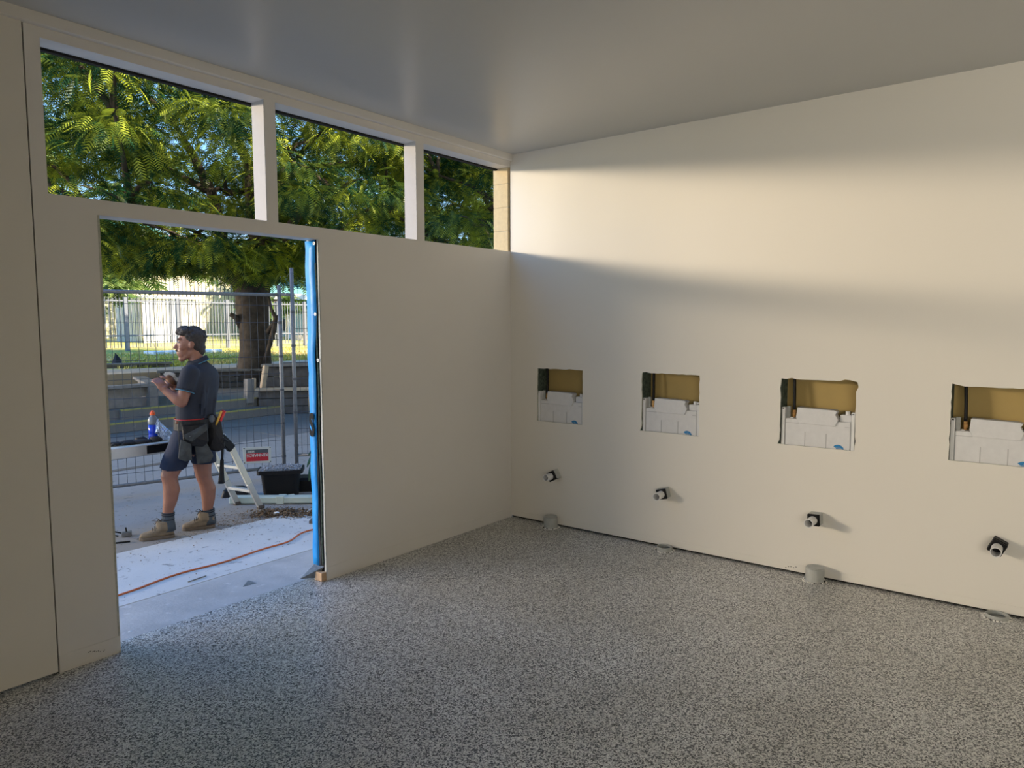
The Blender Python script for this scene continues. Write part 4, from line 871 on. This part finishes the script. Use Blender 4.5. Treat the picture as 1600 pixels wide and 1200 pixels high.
# arms
shL, elL, wrL = P(297, 583, .165), P(284, 628, .20), P(259, 611, .15)
shR, elR, wrR = P(327, 584, -.16), P(306, 630, -.26), P(273, 607, -.02)
for sh, e_, w_ in ((shL, elL, wrL), (shR, elR, wrR)):
    limb(b, [sh, sh.lerp(e_, .35), sh.lerp(e_, .7), e_], [.056, .052, .047, .043]); limb(b, [e_, e_.lerp(w_, .25), e_.lerp(w_, .6), w_], [.044, .047, .037, .028])
def hand(m, w, d, up, thumb, curl, s=1.0, spread=.012):
    d = d.normalized(); side = d.cross(up).normalized(); up = side.cross(d)
    c = w + d * .045; m.sph(c, (.052 * s, .040 * s, .019 * s), (d, side, up), 12, 8); m.tube([w - d * .01, w + d * .03], [.027, .03], 10)
    for k, (ln, o_) in enumerate(((.070, .030), (.080, .011), (.074, -.009), (.058, -.028))):
        a = w + d * .082 + side * o_; u = d; pts = [a - d * .02, a]
        q = a
        for j in range(3):
            u = (u * math.cos(curl) - up * math.sin(curl)).normalized(); q = q + u * ln * (.42, .33, .25)[j]; pts.append(q)
            # rotate up with the finger
        m.tube(pts, [.0095, .0095, .009, .0082, .007], 8); m.sph(pts[-1], .007, n=8, k=5)
    t0 = w + d * .03 + side * thumb * .032; pts = [t0 - d * .01, t0 + (d * .5 + side * thumb * .6 - up * .25) * .04, t0 + (d * .9 + side * thumb * .55 - up * .55) * .07]
    m.tube(pts, [.014, .011, .0085], 8); m.sph(pts[-1], .0085, n=8, k=5)
hand(b, wrL, (LM * .45 + UZ * .7 - NM * .3), (UZ * .6 + NM * .6 - LM * .2), 1, .42)
hand(b, wrR, (LM * .35 + UZ * .75 - NM * .1), (-LM * .8 + UZ * .3 + NM * .3), -1, .55)
# legs
hL, kL, aL = P(292, 685, .085), P(264, 743, .09), P(262, 812, .08)
hR, kR, aR = P(312, 685, -.085), P(318, 743, -.08), P(326, 808, -.09)
limb(b, [hL, hL.lerp(kL, .4), hL.lerp(kL, .8), kL], [.095, .088, .068, .062]); limb(b, [hR, hR.lerp(kR, .4), hR.lerp(kR, .8), kR], [.095, .088, .068, .062])
cb_ = LM * -.022
b.tube([kL, kL.lerp(aL, .15) + cb_ * .5, kL.lerp(aL, .32) + cb_, kL.lerp(aL, .55) + cb_ * .7, kL.lerp(aL, .8), aL], [.060, .058, .062, .053, .040, .038], 14)
b.tube([kR, kR.lerp(aR, .15) + cb_ * .5, kR.lerp(aR, .32) + cb_, kR.lerp(aR, .55) + cb_ * .7, kR.lerp(aR, .8), aR], [.060, .058, .062, .053, .040, .038], 14)
b.sph(kL + LM * .018, (.04, .045, .05), (LM, NM, UZ)); b.sph(kR + LM * .018, (.04, .045, .05), (LM, NM, UZ))
b.tube([aL, P(262, 830, .08)], [.038, .04], 10); b.tube([aR, P(328, 822, -.09)], [.038, .04], 10)
remesh(b.build('body', M_skin, man, smooth=True), .0062, 3)
# face details
for s_ in (1, -1):
    e0 = P(279.3, 534.5) + HS * .029 * s_
    MB().sph(e0, (.009, .013, .0075), (HF, HS, UZ), 10, 8).build('eye', mat('eye_white', (.5, .48, .45), .3) if s_ > 0 else bpy.data.materials['eye_white'], man, smooth=True)
    MB().sph(e0 + HF * .0065, (.004, .006, .006), (HF, HS, UZ), 8, 6).build('iris', M_black, man, smooth=True)
    MB().tube([P(276.6, 531.2) + HS * .012 * s_, P(277.5, 529.6) + HS * .03 * s_, P(281, 530.5) + HS * .052 * s_], [.004, .0055, .003], 7).build('eyebrow', M_hair, man, smooth=True)
MB().tube([P(276.5, 549) + HS * .026, P(275.0, 547.6) + HS * .010, P(275.0, 547.6) - HS * .010, P(276.5, 549) - HS * .026], [.004, .0065, .0065, .004], 8).build('moustache', M_hair, man, smooth=True)
# hair
b = MB()
b.sph(P(303, 528.5), (.092, .0835, .088), (HF, HS, UZ), 20, 14); b.sph(P(307, 537), (.066, .078, .072), (HF, HS, UZ), 16, 12)
b.tube([P(292, 518), P(284, 517), P(278, 519.5), P(274.5, 522)], [.05, .042, .028, .010], 12); b.tube([P(294, 518, .04), P(286, 519, .04), P(280, 523, .04)], [.035, .03, .012], 10); b.tube([P(294, 518, -.04), P(286, 519, -.04), P(280, 523, -.04)], [.035, .03, .012], 10)
r0 = random.Random(4)
for i in range(70):
    a = r0.uniform(0, 6.28); e_ = r0.uniform(.1, 1.5); d = HF * math.cos(a) * math.cos(e_) * .092 + HS * math.sin(a) * math.cos(e_) * .083 + UZ * math.sin(e_) * .088
    if d.dot(HF) > .06 and d.z < .03: continue
    b.sph(P(303, 528.5) + d * .97, r0.uniform(.012, .02), n=7, k=5)
b.tube([P(311, 541), P(311, 549), P(309, 555)], [.052, .046, .036], 12)
remesh(b.build('hair', M_hair, man, smooth=True), .0055, 1)
# polo shirt
b = MB()
b.ell([el(306, 653, 0, .183, .133), el(306, 640, 0, .186, .135), el(308, 620, 0, .192, .138), el(310, 603, 0, .203, .138), el(312, 590, 0, .208, .128), el(312, 580, 0, .190, .112), el(311, 572, 0, .13, .092), el(309, 566, 0, .078, .076), el(308, 563, 0, .070, .070)], 26)
for sh, e_ in ((shL, elL), (shR, elR)):
    q = sh.lerp(e_, .60); b.sph(sh + UZ * -.005, .072, n=14, k=10); b.tube([sh, sh.lerp(e_, .3), q], [.071, .070, .067], 14)
r0 = random.Random(8)
for k in range(7):       # soft cloth folds down the back
    x = 300 + k * 5.5; nn = .10 + .03 * (3 - abs(k - 3)) - (.05 if k > 4 else 0)
    b.tube([P(x + 3, 600, nn - .03), P(x + r0.uniform(-1, 2), 625, nn), P(x - 1, 650, nn - .012)], [.006, .017, .010], 7)
remesh(b.build('polo_shirt', M_shirt, man, smooth=True), .009, 4)
def ringtube(m, c, A, B, r, n=28): m.tube([Vector(c) + A * math.cos(2 * math.pi * k / n) + B * math.sin(2 * math.pi * k / n) for k in range(n + 1)], r, 6)
nt_ = (HF * .28 + UZ).normalized(); 
b = MB(); tilt = UZ * -.022
b.loft([[P(309, 568) + HS * (.085 * math.cos(a)) + (HF + UZ * -.42) * (.085 * math.sin(a)) for a in [2 * math.pi * k / 24 for k in range(24)]],
        [P(308, 560.5) + HS * (.068 * math.cos(a)) + (HF + UZ * -.42) * (.071 * math.sin(a)) for a in [2 * math.pi * k / 24 for k in range(24)]],
        [P(308, 562) + HS * (.060 * math.cos(a)) + (HF + UZ * -.42) * (.063 * math.sin(a)) for a in [2 * math.pi * k / 24 for k in range(24)]]], False)
cl_ = b.build('collar', M_shirt, man, smooth=True)
b = MB(); b.tube([P(309, 568.3) + HS * (.088 * math.cos(a)) + (HF + UZ * -.42) * (.088 * math.sin(a)) for a in [2 * math.pi * k / 24 for k in range(25)]], .0028, 6); b.build('collar_piping', M_pipe, cl_, smooth=True)
for sh, e_ in ((shL, elL), (shR, elR)):
    q = sh.lerp(e_, .635); d = (e_ - sh).normalized(); u = d.cross(NM).normalized(); v = d.cross(u); b = MB(); ringtube(b, q, u * .068, v * .068, .0035, 20); b.build('sleeve_piping', M_pipe, man, smooth=True)
    MB().loft([[q - d * .012 + u * .069 * math.cos(t) + v * .069 * math.sin(t) for t in [2 * math.pi * k / 20 for k in range(20)]], [q + d * .004 + u * .069 * math.cos(t) + v * .069 * math.sin(t) for t in [2 * math.pi * k / 20 for k in range(20)]]], False).build('sleeve_cuff', M_shirt, man, smooth=True)
# shorts
b = MB()
b.ell([el(306, 648, 0, .170, .125), el(305, 665, 0, .178, .135), el(303, 680, 0, .180, .135), el(302, 697, 0, .165, .12), el(302, 708, 0, .09, .085)], 22)
b.ell([(P(293, 672, .07), TW * .10, TF * .11), (P(285, 695, .085), TW * .105, TF * .108), (P(277, 712, .09), TW * .102, TF * .105), (P(270.5, 730, .09), TW * .098 + UZ * -.015, TF * .100 + UZ * .012)], 18)
b.ell([(P(312, 672, -.07), TW * .10, TF * .11), (P(315, 695, -.085), TW * .10, TF * .104), (P(317, 710, -.085), TW * .096, TF * .10), (P(319, 723, -.085), TW * .094, TF * .098)], 18)
remesh(b.build('shorts', M_short, man, smooth=True), .010, 3)
# socks and boots
for k, (a, kn, heel, toe, n, yb_) in enumerate(((P(262.5, 812, .08), kL, (272.5, 841), (218, 842), .085, 841), (P(327, 806, -.09), kR, (336, 830), (285, 831), -.085, 830))):
    up = (kn - a).normalized(); b = MB(); q0 = a + up * .060; n_ = .08 if k == 0 else -.09
    foot = P(heel[0] - 8, yb_ - 12, n_)
    b.tube([q0, a, a.lerp(foot, .5), foot], [.045, .047, .050, .05], 16); so_ = b.build('sock', M_sock, man, smooth=True)
    for o_ in (.055, .040, .008, -.02): q = a + up * o_; bb2 = MB(); bb2.tube([q - up * .0035, q + up * .0035], [.0485, .0485], 16); bb2.build('sock_stripe', M_sock2, so_, smooth=True)
    H_ = P(*heel, n); T_ = P(*toe, n); H_.z = GR; T_.z = GR; fd_ = (T_ - H_); L_ = fd_.length; fd_.normalize(); sd = fd_.cross(UZ)
    bt = [(0.0, .030, .105, .03), (.05, .038, .118, .02), (.16, .040, .122, .012), (.30, .041, .112, .01), (.42, .044, .100, .01), (.55, .048, .082, .01), (.70, .050, .066, .01), (.84, .048, .058, .01), (.95, .038, .050, .012), (1.0, .022, .036, .018)]
    b = MB(); rings = []
    for s_, w_, h_, z0 in bt:
        c = H_ + fd_ * (s_ * L_); rings.append([c + sd * w_ * math.copysign(abs(math.cos(t)) ** .75, math.cos(t)) + UZ * (z0 + (h_ - z0) * (.5 + .5 * math.copysign(abs(math.sin(t)) ** .8, math.sin(t)))) for t in [2 * math.pi * j / 18 for j in range(18)]])
    b.loft(rings); b.tube([H_ + fd_ * .075 + UZ * .07, H_ + fd_ * .072 + UZ * .135], [.056, .050], 16)
    bo = remesh(b.build('boot', M_boot, man, smooth=True), .0075, 3)
    b = MB(); R1 = [(0.0, .026), (.04, .038), (.16, .044), (.3, .043), (.45, .044), (.6, .051), (.75, .054), (.88, .048), (.96, .034), (1.0, .015)]
    out = [H_ + fd_ * ((s_ * 1.03 - .015) * L_) + sd * w_ for s_, w_ in R1] + [H_ + fd_ * ((s_ * 1.03 - .015) * L_) - sd * w_ for s_, w_ in R1[::-1]]
    b.loft([[p + UZ * .001 for p in out], [p + UZ * .024 for p in out]]); b.build('sole', M_sole, bo, bevel=.003)
    b = MB()
    for j in range(5):
        c = H_ + fd_ * (L_ * (.36 + .065 * j)) + UZ * (.128 - .011 * j); b.tube([c + sd * .034 - UZ * .02, c + UZ * .004, c - sd * .034 - UZ * .02], .0032, 6)
    c = H_ + fd_ * L_ * .36 + UZ * .135
    b.tube([c, c + fd_ * .03 + UZ * .025 + sd * .01, c + fd_ * .06 + UZ * .012, c + fd_ * .02 - UZ * .002], .003, 6); b.tube([c, c + fd_ * .02 + UZ * .02 - sd * .03, c + fd_ * .045 - UZ * .015 - sd * .03], .003, 6)
    b.build('laces', M_leather if k else M_sole, bo, smooth=True)
# tool belt
tbt = thing('tool_belt', 'worn black leather tool belt with hanging grey pouches on the man', 'tool belt', P(305, 660))
b = MB(); rg = lambda y, w, d: [P(305.5, y) + TW * w * math.cos(t) + TF * d * math.sin(t) for t in [2 * math.pi * k / 30 for k in range(30)]]
b.loft([rg(652, .188, .142), rg(652.2, .194, .148), rg(668, .196, .150), rg(668.2, .188, .142)], False); b.build('belt', M_leather, tbt, smooth=False, bevel=.002)
b = MB(); b.tube([P(305.5, 651.8) + TW * .187 * math.cos(t) + TF * .143 * math.sin(t) for t in [math.radians(-60 + 140 * k / 14 + 0) for k in range(15)]], .0035, 6); b.build('belt_edge', M_redtool, tbt, smooth=True)
def pouch(name, cs, depth, m, bev=.006):
    """cs: list of (x,y) outline px on plane n"""
    b = MB(); n0 = depth[0]; n1 = depth[1]
    f = [P(x, y, n1 if y > 672 else n1 - .02) for x, y in cs]; g = [P(x, y, n0) for x, y in cs]; N = len(cs)
    c1 = sum(f, Vector()) / N + NM * .018
    b.add(f + g + [c1], [(i, (i + 1) % N, 2 * N) for i in range(N)] + [(i, i + N, (i + 1) % N + N, (i + 1) % N) for i in range(N)] + [tuple(range(N, 2 * N))[::-1]])
    return b.build(name, m, tbt, bevel=bev)
pouch('pouch', [(284, 665), (324, 662), (326, 690), (318, 698), (300, 697), (286, 688)], (.12, .215), M_leather)
pouch('nail_pouch', [(282, 686), (299, 694), (300, 719), (290, 721), (278, 717)], (.16, .235), M_suede)
pouch('nail_pouch', [(304, 696), (322, 690), (334, 712), (328, 722), (308, 726)], (.08, .205), M_suede)
pouch('pouch_flap', [(287, 680), (322, 662), (324, 672), (300, 690), (290, 686)], (.19, .232), M_suede, .003)
pouch('side_pouch', [(324, 648), (334, 646), (346, 660), (352, 700), (340, 706), (326, 702)], (.02, .13), M_leather)
MB().sph(P(331, 655, .10), (.03, .028, .04), (LM, NM, UZ), 12, 8).build('tape_measure', M_dgrey, tbt, smooth=True)
b = MB(); b.tube([P(339, 668, .09), P(350.5, 641.5, .09)], [.015, .017], 8); rt = b.build('tool_handle', M_redtool, tbt, smooth=True)
MB().tube([P(337.5, 664, .12), P(346, 642, .12)], [.008, .010], 8).build('tool_handle', M_ytool, tbt, smooth=True)
b = MB(); b.tube([P(279.5, 660, .20), P(279, 672, .21), P(281, 715, .21)], .004, 6); b.build('strap', M_suede, tbt, smooth=True)
MB().sph(P(276.5, 660, .17), (.012, .01, .012), n=8, k=6).build('thumb_rivet', M_skin, tbt, smooth=True)
MB().tube([P(297, 677, .225), P(300, 680, .235), P(297, 682, .235), P(293, 680, .23)], .0025, 6).build('wire_ring', M_alu, tbt, smooth=True)
# hammer hanging at the back
hm = thing('claw_hammer', 'black claw hammer hanging from belt behind the man, grip down', 'hammer', P(347, 715, .12))
MB().tube([P(348.5, 690, .12), P(347, 720, .12)], .010, 8).build('shaft', M_black, hm, smooth=True)
MB().tube([P(347, 718, .12), P(346.5, 738, .12), P(346, 750, .12), P(346, 755, .12)], [.014, .018, .023, .026], 12).build('grip', M_black, hm, smooth=True)
MB().tube([P(341, 688, .12), P(349, 686, .12), P(356, 690, .12)], [.014, .013, .008], 10).build('head', M_black, hm, smooth=True)
# food roll held in the far hand
fr = thing('bread_roll', 'brown filled bread roll in crumpled wrapper held by the man', 'food', P(268, 598, -.02))
M_roll = mat('crust', (.22, .09, .03), .7, noise=(20, .5, (.10, .04, .015))); M_pap = mat('paper_wrap', (.55, .52, .46), .8, bump=(60, .8))
MB().tube([P(264, 591, -.02), P(268, 598, -.02), P(273, 606, -.03)], [.028, .032, .028], 12).sph(P(264, 591, -.02), .028, n=10).build('roll', M_roll, fr, smooth=True)
r0 = random.Random(2); rings = []
for k in range(5):
    c = P(263 + 2.4 * k, 588 + 2.2 * k, -.03); rr = .034 + .006 * math.sin(k * 2); rings.append([c + LM * rr * math.cos(t) * (1 + r0.uniform(-.2, .2)) + (UZ * .8 + NM * -.3) * rr * .6 * math.sin(t) * (1 + r0.uniform(-.2, .2)) + UZ * .02 for t in [2 * math.pi * j / 14 for j in range(14)]])
MB().loft(rings).build('wrapper', M_pap, fr)

# small marks and scraps
mk = MB(); r0 = random.Random(12)
for i in range(9):
    p = atY(138 + 3.2 * i + r0.uniform(-1, 1), 1019 - .3 * i + r0.uniform(-2, 1), YC); mk.box((p.x - r0.uniform(.001, .004), YC - .0045, p.z - .001), (p.x + r0.uniform(.001, .005), YC - .0031, p.z + .0015))
tag(mk.build('scuff_marks', M_gap, wl), kind='stuff')
mk = MB()
for i in range(5):
    d = pix(1228 + 4 * i, 886 + r0.uniform(-1, 1)); p = EYE + d * (XC / d.x); mk.box((XC - .004, p.y - .004, p.z - .002), (XC - .0026, p.y + .003, p.z + .002))
tag(mk.build('scuff_marks', M_gap, wr), kind='stuff')
p = atZ(308, 905, G0 + .01); d = Vector((.105, .012, 0)) * .62
o = MB().bar(p - d + Vector((0, 0, .003)), p + d + Vector((0, 0, .003)), .008, .005).build('metal_strip', M_flash); tag(o, 'short thin dark metal strip lying on the slab before the cord', 'metal strip')
